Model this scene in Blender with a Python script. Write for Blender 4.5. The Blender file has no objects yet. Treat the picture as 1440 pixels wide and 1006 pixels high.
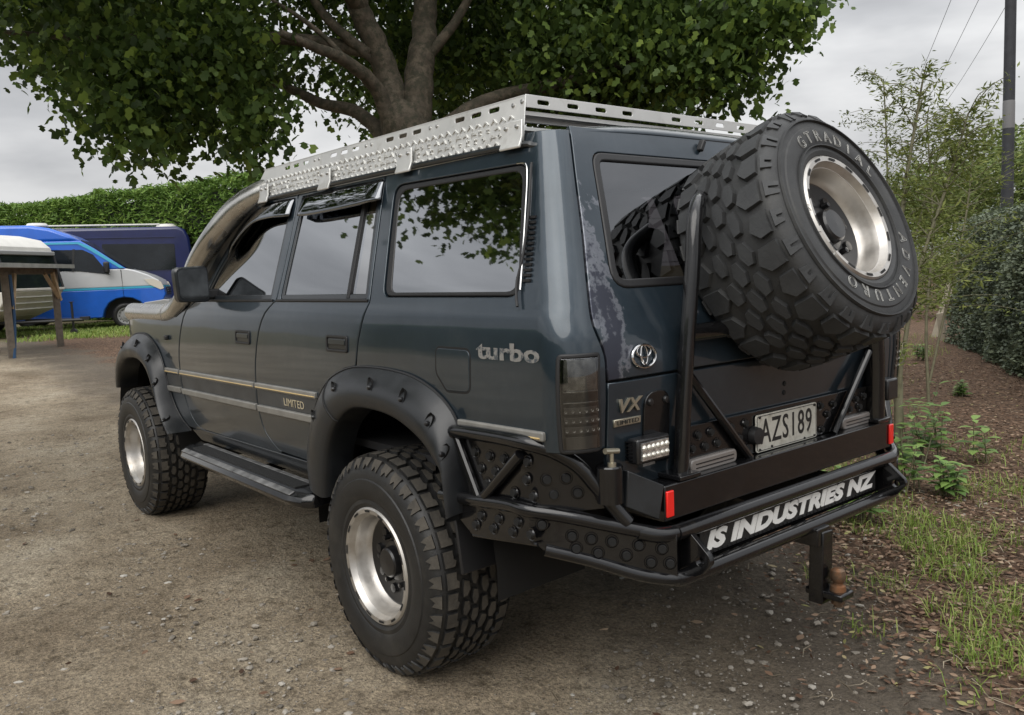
import bpy, bmesh, math, random
import numpy as np
from mathutils import Vector, Matrix
from mathutils.geometry import tessellate_polygon
random.seed(7); RNG = np.random.default_rng(11)
SC = bpy.context.scene
COL = SC.collection
PI = math.pi
V = Vector

# ------------------------------------------------------------------ camera
def look(yaw, pitch, roll):
    f = V((math.cos(pitch)*math.cos(yaw), math.cos(pitch)*math.sin(yaw), math.sin(pitch)))
    r = f.cross(V((0, 0, 1))).normalized(); u = r.cross(f)
    return (math.cos(roll)*r + math.sin(roll)*u, -math.sin(roll)*r + math.cos(roll)*u, f)
cam_data = bpy.data.cameras.new('camera'); cam = bpy.data.objects.new('camera', cam_data); COL.objects.link(cam)
_r, _u, _f = look(-0.688, -0.1019, -0.0412)
cam.matrix_world = Matrix(((_r.x, _u.x, -_f.x, -2.5195), (_r.y, _u.y, -_f.y, 2.3746), (_r.z, _u.z, -_f.z, 1.3933), (0, 0, 0, 1)))
cam_data.sensor_width = 36; cam_data.lens = 29.615
cam_data.clip_start = 0.05; cam_data.clip_end = 3000
SC.camera = cam

# ------------------------------------------------------------------ sky, sun, exposure
SUN_EL, SUN_AZ = math.radians(52), math.radians(118)      # azimuth of the sun in the x/y plane, from +x
world = bpy.data.worlds.new('World'); SC.world = world; world.use_nodes = True
wn = world.node_tree; wn.nodes.clear()
def N(t, kind, **kw):
    n = t.nodes.new(kind)
    for k, v in kw.items():
        if k.startswith('i_'):
            key = k[2:]; key = int(key) if key.isdigit() else key.replace('_', ' ')
            n.inputs[key].default_value = v
        else: setattr(n, k, v)
    return n
def ramp(t, stops, interp='LINEAR'):
    n = t.nodes.new('ShaderNodeValToRGB'); cr = n.color_ramp; cr.interpolation = interp
    while len(cr.elements) < len(stops): cr.elements.new(0.5)
    for e, (p, c) in zip(cr.elements, stops):
        e.position = p; e.color = (*c, 1) if len(c) == 3 else c
    return n
L = wn.links.new
tc = N(wn, 'ShaderNodeTexCoord')
mp = N(wn, 'ShaderNodeMapping'); mp.inputs['Scale'].default_value = (1.0, 1.0, 3.2)
L(tc.outputs['Generated'], mp.inputs['Vector'])
n1 = N(wn, 'ShaderNodeTexNoise', i_Scale=1.7, i_Detail=6.0, i_Roughness=0.52); L(mp.outputs[0], n1.inputs['Vector'])
cl = ramp(wn, [(0.30, (0.36, 0.37, 0.39)), (0.47, (0.60, 0.61, 0.63)), (0.60, (0.92, 0.925, 0.93)), (0.8, (1.12, 1.12, 1.11))])
L(n1.outputs['Fac'], cl.inputs['Fac'])
sky = N(wn, 'ShaderNodeTexSky'); sky.sky_type = 'NISHITA'; sky.sun_disc = False
sky.sun_elevation = SUN_EL; sky.sun_rotation = PI/2 - SUN_AZ; sky.air_density = 1.0; sky.dust_density = 4.0
skyb = N(wn, 'ShaderNodeVectorMath', operation='SCALE'); skyb.inputs['Scale'].default_value = 0.05
L(sky.outputs[0], skyb.inputs[0])
mixs = N(wn, 'ShaderNodeMix', data_type='RGBA'); mixs.inputs['Factor'].default_value = 0.94
L(skyb.outputs[0], mixs.inputs[6]); L(cl.outputs[0], mixs.inputs[7])
sepw = N(wn, 'ShaderNodeSeparateXYZ'); L(tc.outputs['Generated'], sepw.inputs[0])      # overcast sky: brighter towards the zenith
ovc = N(wn, 'ShaderNodeMapRange'); ovc.inputs['From Min'].default_value = 0; ovc.inputs['From Max'].default_value = 1; ovc.inputs['To Min'].default_value = 0.47; ovc.inputs['To Max'].default_value = 1.65
L(sepw.outputs['Z'], ovc.inputs['Value'])
bg = N(wn, 'ShaderNodeBackground'); L(ovc.outputs[0], bg.inputs['Strength']); out = N(wn, 'ShaderNodeOutputWorld')
L(mixs.outputs[2], bg.inputs[0]); L(bg.outputs[0], out.inputs[0])
sd_ = bpy.data.lights.new('sun', 'SUN'); sd_.energy = 1.5; sd_.angle = math.radians(60); sd_.color = (1.0, 0.965, 0.91)
sun = bpy.data.objects.new('sun', sd_); COL.objects.link(sun)
sdir = V((math.cos(SUN_EL)*math.cos(SUN_AZ), math.cos(SUN_EL)*math.sin(SUN_AZ), math.sin(SUN_EL)))
sun.rotation_euler = sdir.to_track_quat('Z', 'Y').to_euler(); sun.location = sdir*60
vs = SC.view_settings; vs.view_transform = 'Standard'; vs.look = 'None'; vs.gamma = 1; vs.use_curve_mapping = False
vs.exposure = 0.55
SC.cycles.max_bounces = 7; SC.cycles.transparent_max_bounces = 12; SC.cycles.caustics_reflective = False; SC.cycles.caustics_refractive = False

# ------------------------------------------------------------------ materials
def mat(name, col, rough=0.5, metal=0.0, coat=0.0, var=None, bump=None, spec=0.5, coat_rough=0.04, emit=None, dirt=None, rvar=0.0):
    """var=(scale, amount) colour noise; bump=(scale, strength[, detail]); dirt=(colour, scale, lo, hi)"""
    m = bpy.data.materials.new(name); m.use_nodes = True; t = m.node_tree; L = t.links.new
    b = t.nodes['Principled BSDF']
    b.inputs['Base Color'].default_value = (*col, 1); b.inputs['Roughness'].default_value = rough; b.inputs['Metallic'].default_value = metal
    b.inputs['Coat Weight'].default_value = coat; b.inputs['Coat Roughness'].default_value = coat_rough; b.inputs['Specular IOR Level'].default_value = spec
    co = N(t, 'ShaderNodeTexCoord'); last = None
    if var:
        n = N(t, 'ShaderNodeTexNoise', i_Scale=var[0], i_Detail=5.0, i_Roughness=0.6); L(co.outputs['Object'], n.inputs['Vector'])
        a = var[1]; r = ramp(t, [(0.28, tuple(max(0, c*(1-a)) for c in col)), (0.72, tuple(min(1, c*(1+a)) for c in col))])
        L(n.outputs['Fac'], r.inputs['Fac']); last = r.outputs['Color']
        if rvar:
            mr = N(t, 'ShaderNodeMapRange'); mr.inputs['To Min'].default_value = max(0.02, rough-rvar); mr.inputs['To Max'].default_value = min(1, rough+rvar)
            mr.inputs['From Min'].default_value = 0.3; mr.inputs['From Max'].default_value = 0.7
            L(n.outputs['Fac'], mr.inputs['Value']); L(mr.outputs[0], b.inputs['Roughness'])
    if dirt:
        dc, ds, lo, hi = dirt
        n = N(t, 'ShaderNodeTexNoise', i_Scale=ds, i_Detail=7.0, i_Roughness=0.68); L(co.outputs['Object'], n.inputs['Vector'])
        r = ramp(t, [(lo, (0, 0, 0)), (hi, (1, 1, 1))]); L(n.outputs['Fac'], r.inputs['Fac'])
        mx = N(t, 'ShaderNodeMix', data_type='RGBA'); L(r.outputs[0], mx.inputs['Factor'])
        if last: L(last, mx.inputs[6])
        else: mx.inputs[6].default_value = (*col, 1)
        mx.inputs[7].default_value = (*dc, 1); last = mx.outputs[2]
    if last: L(last, b.inputs['Base Color'])
    if bump:
        n = N(t, 'ShaderNodeTexNoise', i_Scale=bump[0], i_Detail=bump[2] if len(bump) > 2 else 4.0, i_Roughness=0.6); L(co.outputs['Object'], n.inputs['Vector'])
        bp = N(t, 'ShaderNodeBump', i_Strength=bump[1], i_Distance=0.01); L(n.outputs['Fac'], bp.inputs['Height']); L(bp.outputs[0], b.inputs['Normal'])
    if emit:
        b.inputs['Emission Color'].default_value = (*emit[0], 1); b.inputs['Emission Strength'].default_value = emit[1]
    return m
def leafmat(name, stops, rough=0.45, trans=0.35, spec=0.4):
    """foliage: colour by the face attribute rnd, with some light coming through"""
    m = bpy.data.materials.new(name); m.use_nodes = True; t = m.node_tree; L = t.links.new
    b = t.nodes['Principled BSDF']; b.inputs['Roughness'].default_value = rough; b.inputs['Specular IOR Level'].default_value = spec
    at = N(t, 'ShaderNodeAttribute', attribute_name='rnd'); r = ramp(t, stops); L(at.outputs['Fac'], r.inputs['Fac']); L(r.outputs[0], b.inputs['Base Color'])
    tr = N(t, 'ShaderNodeBsdfTranslucent'); L(r.outputs[0], tr.inputs['Color']); mx = N(t, 'ShaderNodeMixShader'); mx.inputs[0].default_value = trans
    L(b.outputs[0], mx.inputs[1]); L(tr.outputs[0], mx.inputs[2]); L(mx.outputs[0], t.nodes['Material Output'].inputs[0])
    return m
def glassmat(name, tint, fac, rough=0.02, glcol=(0.9, 0.92, 0.95)):
    m = bpy.data.materials.new(name); m.use_nodes = True; t = m.node_tree; t.nodes.clear(); L = t.links.new
    tr = N(t, 'ShaderNodeBsdfTransparent'); tr.inputs[0].default_value = (*tint, 1)
    gl = N(t, 'ShaderNodeBsdfGlossy', i_Roughness=rough); gl.inputs[0].default_value = (*glcol, 1)
    lw = N(t, 'ShaderNodeLayerWeight', i_Blend=0.35); mr = N(t, 'ShaderNodeMapRange'); mr.inputs['To Min'].default_value = fac; mr.inputs['To Max'].default_value = min(1, fac+0.45)
    L(lw.outputs['Facing'], mr.inputs['Value'])
    mx = N(t, 'ShaderNodeMixShader'); L(mr.outputs[0], mx.inputs[0]); L(tr.outputs[0], mx.inputs[1]); L(gl.outputs[0], mx.inputs[2])
    o = N(t, 'ShaderNodeOutputMaterial'); L(mx.outputs[0], o.inputs[0])
    return m

M = {}
def build_paint(name, peel):
    m = mat(name, (0.020, 0.031, 0.041), rough=0.30, metal=0.50, coat=0.9, coat_rough=0.04, spec=0.3)
    t = m.node_tree; L = t.links.new; b = t.nodes['Principled BSDF']; co = N(t, 'ShaderNodeTexCoord')
    n = N(t, 'ShaderNodeTexNoise', i_Scale=3.0, i_Detail=8.0, i_Roughness=0.7); L(co.outputs['Object'], n.inputs['Vector'])
    r = ramp(t, [(0.33, (0.019, 0.031, 0.042)), (0.58, (0.030, 0.044, 0.058)), (0.8, (0.058, 0.069, 0.080))]); L(n.outputs['Fac'], r.inputs['Fac'])
    # road dust thrown up over the lower body
    sp = N(t, 'ShaderNodeSeparateXYZ'); L(co.outputs['Object'], sp.inputs[0])
    mr = N(t, 'ShaderNodeMapRange'); mr.inputs['From Min'].default_value = 1.0; mr.inputs['From Max'].default_value = 0.66; mr.inputs['To Max'].default_value = 0.34
    L(sp.outputs['Z'], mr.inputs['Value'])
    n2 = N(t, 'ShaderNodeTexNoise', i_Scale=5.0, i_Detail=7.0, i_Roughness=0.7); L(co.outputs['Object'], n2.inputs['Vector'])
    mu = N(t, 'ShaderNodeMath', operation='MULTIPLY'); L(mr.outputs[0], mu.inputs[0]); L(n2.outputs['Fac'], mu.inputs[1])
    mx = N(t, 'ShaderNodeMix', data_type='RGBA'); L(mu.outputs[0], mx.inputs['Factor']); L(r.outputs[0], mx.inputs[6]); mx.inputs[7].default_value = (0.12, 0.115, 0.105, 1)
    col = mx.outputs[2]
    ro = N(t, 'ShaderNodeMapRange'); ro.inputs['To Min'].default_value = 0.01; ro.inputs['To Max'].default_value = 0.10; L(n2.outputs['Fac'], ro.inputs['Value']); L(ro.outputs[0], b.inputs['Coat Roughness'])
    # panel waviness
    n3 = N(t, 'ShaderNodeTexNoise', i_Scale=2.3, i_Detail=1.0); L(co.outputs['Object'], n3.inputs['Vector'])
    bp = N(t, 'ShaderNodeBump', i_Strength=0.16, i_Distance=0.02); L(n3.outputs['Fac'], bp.inputs['Height']); L(bp.outputs[0], b.inputs['Coat Normal'])
    if peel:   # clear coat gone in ragged patches along the left edge and under the glass
        n4 = N(t, 'ShaderNodeTexNoise', i_Scale=7.5, i_Detail=9.0, i_Roughness=0.62); L(co.outputs['Object'], n4.inputs['Vector'])
        ya = N(t, 'ShaderNodeMapRange'); ya.inputs['From Min'].default_value = 0.56; ya.inputs['From Max'].default_value = 0.74; ya.inputs['To Min'].default_value = -0.16; ya.inputs['To Max'].default_value = 0.10; L(sp.outputs['Y'], ya.inputs['Value'])
        ad = N(t, 'ShaderNodeMath', operation='ADD'); L(n4.outputs['Fac'], ad.inputs[0]); L(ya.outputs[0], ad.inputs[1])
        pr = ramp(t, [(0.545, (0, 0, 0)), (0.56, (1, 1, 1))]); L(ad.outputs[0], pr.inputs['Fac'])
        er = ramp(t, [(0.52, (0, 0, 0)), (0.55, (1, 1, 1)), (0.575, (1, 1, 1)), (0.61, (0, 0, 0))]); L(ad.outputs[0], er.inputs['Fac'])
        m2 = N(t, 'ShaderNodeMix', data_type='RGBA'); L(pr.outputs[0], m2.inputs['Factor']); L(col, m2.inputs[6]); m2.inputs[7].default_value = (0.046, 0.050, 0.068, 1)
        m3 = N(t, 'ShaderNodeMix', data_type='RGBA'); L(er.outputs[0], m3.inputs['Factor']); L(m2.outputs[2], m3.inputs[6]); m3.inputs[7].default_value = (0.15, 0.16, 0.185, 1); col = m3.outputs[2]
        cw = N(t, 'ShaderNodeMapRange'); cw.inputs['To Min'].default_value = 0.85; cw.inputs['To Max'].default_value = 0.05; L(pr.outputs[0], cw.inputs['Value']); L(cw.outputs[0], b.inputs['Coat Weight'])
    L(col, b.inputs['Base Color'])
    return m
M['paint'] = build_paint('blue_grey_paint', False)
M['peel'] = build_paint('peeling_paint', True)
M['frame'] = mat('dark_window_frame', (0.012, 0.015, 0.018), 0.32, coat=0.4, var=(6, 0.3))
M['flare'] = mat('flare_plastic', (0.010, 0.0115, 0.0135), 0.40, var=(9, 0.35), bump=(180, 0.06), rvar=0.1, coat=0.12, coat_rough=0.2)
M['blk'] = mat('black_powdercoat', (0.0055, 0.0055, 0.0062), 0.22, coat=0.6, coat_rough=0.05, spec=0.3, var=(14, 0.35), bump=(60, 0.04), dirt=((0.045, 0.039, 0.031), 5, 0.64, 1.0))
M['rubber'] = mat('tyre_rubber', (0.012, 0.012, 0.012), 0.5, var=(20, 0.35), bump=(160, 0.12), dirt=((0.050, 0.046, 0.039), 6, 0.52, 0.9))
M['rubber2'] = mat('spare_rubber', (0.030, 0.031, 0.032), 0.6, var=(12, 0.3), bump=(160, 0.12), dirt=((0.06, 0.06, 0.056), 8, 0.5, 0.9))
M['dust'] = mat('dusty_tread', (0.060, 0.053, 0.043), 0.8, var=(12, 0.4), bump=(120, 0.2), dirt=((0.026, 0.025, 0.023), 9, 0.5, 0.75))
M['dust2'] = mat('spare_tread', (0.036, 0.038, 0.040), 0.62, var=(9, 0.3), bump=(90, 0.15), dirt=((0.075, 0.076, 0.072), 7, 0.6, 0.85))
M['gap'] = mat('shut_line_black', (0.004, 0.004, 0.004), 0.8)
M['seal'] = mat('rubber_seal', (0.012, 0.012, 0.013), 0.5)
M['alu'] = mat('polished_wheel_alloy', (0.54, 0.52, 0.49), 0.42, metal=0.85, var=(14, 0.14), rvar=0.10, dirt=((0.34, 0.30, 0.25), 9, 0.5, 0.85))
M['rack'] = mat('raw_aluminium', (0.70, 0.70, 0.68), 0.45, metal=0.7, var=(5, 0.10), rvar=0.08, dirt=((0.42, 0.40, 0.36), 7, 0.55, 0.8))
M['steel'] = mat('brushed_stainless', (0.50, 0.49, 0.47), 0.26, metal=1.0, var=(6, 0.14), rvar=0.08, bump=(90, 0.04))
M['hub'] = mat('black_hub', (0.008, 0.008, 0.009), 0.35, coat=0.3)
M['chrome'] = mat('chrome', (0.6, 0.6, 0.6), 0.1, metal=1.0)
M['glass'] = glassmat('tinted_side_glass', (0.16, 0.16, 0.16), 0.30)
M['glassq'] = glassmat('tinted_quarter_glass', (0.10, 0.10, 0.10), 0.31)
M['glassr'] = glassmat('tinted_rear_glass', (0.06, 0.055, 0.06), 0.07)
M['glassb'] = glassmat('curtained_glass', (0.55, 0.53, 0.50), 0.35)
M['visor'] = glassmat('smoked_visor', (0.02, 0.021, 0.024), 0.14, glcol=(0.8, 0.83, 0.88))
M['strip'] = mat('grey_moulding', (0.20, 0.195, 0.18), 0.38, var=(12, 0.2))
M['gold'] = mat('gold_pinstripe', (0.50, 0.37, 0.17), 0.4)
M['band'] = mat('faded_brown_band', (0.050, 0.052, 0.053), 0.5, var=(8, 0.3))
M['decal'] = mat('worn_silver_decal', (0.21, 0.205, 0.195), 0.55, dirt=((0.06, 0.07, 0.08), 45, 0.5, 0.58))
M['limited'] = mat('pale_gold_decal', (0.46, 0.40, 0.28), 0.5)
M['white'] = mat('white_lettering', (0.78, 0.78, 0.76), 0.5, var=(30, 0.08))
M['letter'] = mat('tyre_letter_edge', (0.42, 0.42, 0.40), 0.7, dirt=((0.10, 0.10, 0.10), 30, 0.45, 0.7))
M['plate'] = mat('number_plate_white', (0.56, 0.55, 0.49), 0.45, dirt=((0.30, 0.28, 0.23), 22, 0.5, 0.75))
M['ink'] = mat('plate_black', (0.012, 0.012, 0.012), 0.5)
M['red'] = mat('red_reflector', (0.80, 0.02, 0.015), 0.25, coat=0.5)
M['smoke'] = glassmat('smoked_lamp_lens', (0.34, 0.34, 0.33), 0.08, 0.04)
M['lampin'] = mat('lamp_reflector', (0.62, 0.62, 0.60), 0.25, metal=0.8, var=(60, 0.6))
M['lens'] = mat('led_lens', (0.62, 0.60, 0.54), 0.15, metal=0.4)
M['amber'] = mat('led_bar_lens', (0.19, 0.175, 0.165), 0.3, coat=0.5)
M['rust'] = mat('rusty_towball', (0.13, 0.085, 0.055), 0.55, metal=0.5, var=(30, 0.5), bump=(60, 0.2), dirt=((0.22, 0.10, 0.045), 20, 0.45, 0.6))
M['brass'] = mat('zinc_pin', (0.42, 0.39, 0.31), 0.35, metal=0.8)
M['cabin'] = mat('cabin_trim', (0.03, 0.03, 0.032), 0.8)
M['step'] = mat('worn_step_tread', (0.012, 0.012, 0.012), 0.5, bump=(120, 0.3))
M['stepalu'] = mat('scuffed_step_metal', (0.20, 0.20, 0.20), 0.42, metal=0.6, var=(20, 0.5), rvar=0.15)
M['mirrorglass'] = mat('mirror_glass', (0.12, 0.125, 0.125), 0.12, metal=1.0, var=(9, 0.5))
M['curtain'] = mat('beige_blind', (0.50, 0.47, 0.41), 0.8)

# ------------------------------------------------------------------ mesh helpers
def tag(o, label=None, cat=None, group=None, kind=None):
    if label: o['label'] = label
    if cat: o['category'] = cat
    if group: o['group'] = group
    if kind: o['kind'] = kind
    return o
def link(name, data, parent=None):
    o = bpy.data.objects.new(name, data); COL.objects.link(o)
    if parent: o.parent = parent
    return o
def empty(name, loc=(0, 0, 0), rz=0.0, parent=None):
    o = link(name, None, parent); o.location = loc; o.rotation_euler = (0, 0, rz); o.empty_display_size = 0.2
    return o
class MB:
    def __init__(s): s.v = []; s.f = []; s.t = Matrix.Identity(4)
    def add(s, vs, fs):
        b = len(s.v); s.v += [tuple(s.t @ V(v)) for v in vs]; s.f += [tuple(b+i for i in f) for f in fs]; return s
    def box(s, c, size, rot=None):
        x, y, z = (d/2 for d in size)
        vs = [V((sx*x, sy*y, sz*z)) for sx in (-1, 1) for sy in (-1, 1) for sz in (-1, 1)]
        if rot is not None: vs = [rot @ v for v in vs]
        return s.add([v+V(c) for v in vs], [(0, 1, 3, 2), (4, 6, 7, 5), (0, 4, 5, 1), (2, 3, 7, 6), (0, 2, 6, 4), (1, 5, 7, 3)])
    def tube(s, pts, rad, seg=12, cap=True, smooth=0):
        pts = [V(p) for p in pts]
        if smooth: pts = spline(pts, smooth)
        n = len(pts); rads = rad if isinstance(rad, (list, tuple)) else [rad]*n
        if len(rads) != n: rads = [rads[0]+(rads[-1]-rads[0])*i/(n-1) for i in range(n)]
        up = V((0, 0, 1)); vs = []; fs = []; prev = None
        for i, p in enumerate(pts):
            d = (pts[min(i+1, n-1)]-pts[max(i-1, 0)]).normalized()
            if prev is None:
                a = d.cross(up if abs(d.z) < 0.9 else V((1, 0, 0))).normalized()
            else: a = (prev-d*prev.dot(d)).normalized()
            prev = a; b = d.cross(a)
            for k in range(seg):
                t = 2*PI*k/seg; vs.append(p+(a*math.cos(t)+b*math.sin(t))*rads[i])
        for i in range(n-1):
            for k in range(seg):
                k2 = (k+1) % seg; fs.append((i*seg+k, i*seg+k2, (i+1)*seg+k2, (i+1)*seg+k))
        if cap: fs += [tuple(range(seg-1, -1, -1)), tuple((n-1)*seg+k for k in range(seg))]
        return s.add(vs, fs)
    def lathe(s, prof, seg=32, c=(0, 0, 0), axis='y', close=False):
        """prof: (radius, along axis)"""
        vs = []; fs = []; m = len(prof); c = V(c)
        for k in range(seg):
            t = 2*PI*k/seg; cs, sn = math.cos(t), math.sin(t)
            for r, a in prof:
                vs.append(c+V({'y': (r*cs, a, r*sn), 'z': (r*cs, r*sn, a), 'x': (a, r*cs, r*sn)}[axis]))
        for k in range(seg):
            k2 = (k+1) % seg
            for i in range(m if close else m-1):
                j = (i+1) % m; fs.append((k*m+i, k*m+j, k2*m+j, k2*m+i))
        return s.add(vs, fs)
    def prism(s, poly, fn, d0, d1):
        """poly: 2D points, fn(a, b, depth) -> point"""
        n = len(poly); vs = [fn(a, b, d0) for a, b in poly]+[fn(a, b, d1) for a, b in poly]
        fs = [tuple(range(n)), tuple(range(2*n-1, n-1, -1))]+[(i, i+n, (i+1) % n+n, (i+1) % n) for i in range(n)]
        return s.add(vs, fs)
    def build(s, name, m, parent=None, angle=35, bevel=0, fix=True):
        me = bpy.data.meshes.new(name); me.from_pydata(s.v, [], s.f)
        if fix:
            bm = bmesh.new(); bm.from_mesh(me); bmesh.ops.recalc_face_normals(bm, faces=bm.faces[:]); bm.to_mesh(me); bm.free()
        me.materials.append(m)
        if angle: me.polygons.foreach_set('use_smooth', [True]*len(me.polygons)); me.set_sharp_from_angle(angle=math.radians(angle))
        o = link(name, me, parent)
        if bevel:
            md = o.modifiers.new('bevel', 'BEVEL'); md.width = bevel; md.segments = 2; md.limit_method = 'ANGLE'; md.angle_limit = math.radians(40)
        return o
def spline(pts, k):
    pts = [V(p) for p in pts]; P = [2*pts[0]-pts[1]]+pts+[2*pts[-1]-pts[-2]]; o = []
    for i in range(1, len(P)-2):
        for j in range(k):
            t = j/k; a, b, c, d = P[i-1:i+3]
            o.append(0.5*((2*b)+(c-a)*t+(2*a-5*b+4*c-d)*t*t+(3*b-a-3*c+d)*t**3))
    return o+[pts[-1]]
def spl2(pts, k): return [(p.x, p.y) for p in spline([V((a, b, 0)) for a, b in pts], k)]
def quads_obj(name, verts, sizes, m, parent=None, rnd=None):
    """faces listed one after another in verts; sizes = corners of each face"""
    verts = np.asarray(verts, np.float32).reshape(-1, 3); sizes = np.asarray(sizes, np.int32)
    me = bpy.data.meshes.new(name); me.vertices.add(len(verts)); me.vertices.foreach_set('co', verts.ravel())
    me.loops.add(len(verts)); me.loops.foreach_set('vertex_index', np.arange(len(verts), dtype=np.int32))
    me.polygons.add(len(sizes)); st = np.zeros(len(sizes), np.int32); st[1:] = np.cumsum(sizes)[:-1]
    me.polygons.foreach_set('loop_start', st); me.polygons.foreach_set('loop_total', sizes)
    me.update(calc_edges=True)
    at = me.attributes.new('rnd', 'FLOAT', 'FACE'); at.data.foreach_set('value', (RNG.random(len(sizes)) if rnd is None else np.asarray(rnd)).astype(np.float32))
    me.materials.append(m); return link(name, me, parent)
def text_mesh(body, size, extrude=0.0, outline=0.0, bold=0.0, shear=0.0, spacing=1.0):
    cu = bpy.data.curves.new('lettering', 'FONT'); cu.body = body; cu.size = size; cu.align_x = 'CENTER'; cu.align_y = 'CENTER'; cu.shear = shear; cu.space_character = spacing
    cu.resolution_u = 3
    if outline: cu.fill_mode = 'NONE'; cu.bevel_depth = outline; cu.bevel_resolution = 0
    else: cu.extrude = extrude; cu.offset = bold
    o = bpy.data.objects.new('lettering', cu); COL.objects.link(o); bpy.context.view_layer.update()
    me = bpy.data.meshes.new_from_object(o.evaluated_get(bpy.context.evaluated_depsgraph_get()))
    bpy.data.objects.remove(o); bpy.data.curves.remove(cu)
    return me
def text_obj(name, body, size, m, parent, mtx, width=None, **kw):
    """mtx: 4x4 with x = reading direction, y = up, z = out"""
    me = text_mesh(body, size, **kw); xs = [v.co.x for v in me.vertices]
    if width: me.transform(Matrix.Diagonal((width/(max(xs)-min(xs)), 1, 1, 1)))
    me.transform(mtx); me.materials.clear(); me.materials.append(m)
    return link(name, me, parent)
def frame3(x, y, p):
    x = V(x).normalized(); y = V(y); y = (y-x*y.dot(x)).normalized(); z = x.cross(y)
    return Matrix(((x.x, y.x, z.x, p[0]), (x.y, y.y, z.y, p[1]), (x.z, y.z, z.z, p[2]), (0, 0, 0, 1)))
def mirror(o, parent=None):
    c = o.copy(); COL.objects.link(c); c.parent = parent or o.parent; c.scale = (1, -1, 1)
    for ch in list(o.children):
        d = ch.copy(); COL.objects.link(d); d.parent = c
    return c

# ------------------------------------------------------------------ ground
def sstep(a, b, x):
    t = np.clip((x-a)/(b-a), 0, 1); return t*t*(3-2*t)
def gz(x, y): return 0.32*sstep(6.0, 18.0, np.asarray(x, float))
def axis(lo, hi, d0, near0, near1, growth=1.16):
    a = list(np.arange(near0, near1, d0)); s = d0; x = near1
    while x < hi: a.append(x); s *= growth; x += s
    a.append(hi); s = d0; x = near0-d0; b = []
    while x > lo: b.append(x); s *= growth; x -= s
    b.append(lo); return np.array(b[::-1]+a)
gx = axis(-500, 900, 0.05, -2.2, 5.0); gy = axis(-800, 700, 0.05, -3.2, 3.2)
GX, GY = np.meshgrid(gx, gy, indexing='ij')
und = np.zeros_like(GX)
for k in range(26):
    w = RNG.uniform(0.8, 11); a = RNG.uniform(0, 2*PI); und += np.sin(w*(GX*math.cos(a)+GY*math.sin(a))+RNG.uniform(0, 6))*0.010/(1+0.55*w)
near = np.clip(1-(np.hypot(GX-1, GY)-5)/6, 0, 1)
und *= near
rut = -0.012*np.exp(-((GY-1.25)/0.30)**2)*near      # wheel track worn beside the car
GZ = gz(GX, GY)+und+rut
for wx in (0, 2.85):
    GZ -= 0.0
nx, ny = GX.shape
me = bpy.data.meshes.new('ground')
me.from_pydata(np.stack([GX, GY, GZ], -1).reshape(-1, 3).tolist(), [], [(i*ny+j, (i+1)*ny+j, (i+1)*ny+j+1, i*ny+j+1) for i in range(nx-1) for j in range(ny-1)])
me.polygons.foreach_set('use_smooth', [True]*len(me.polygons))
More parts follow.
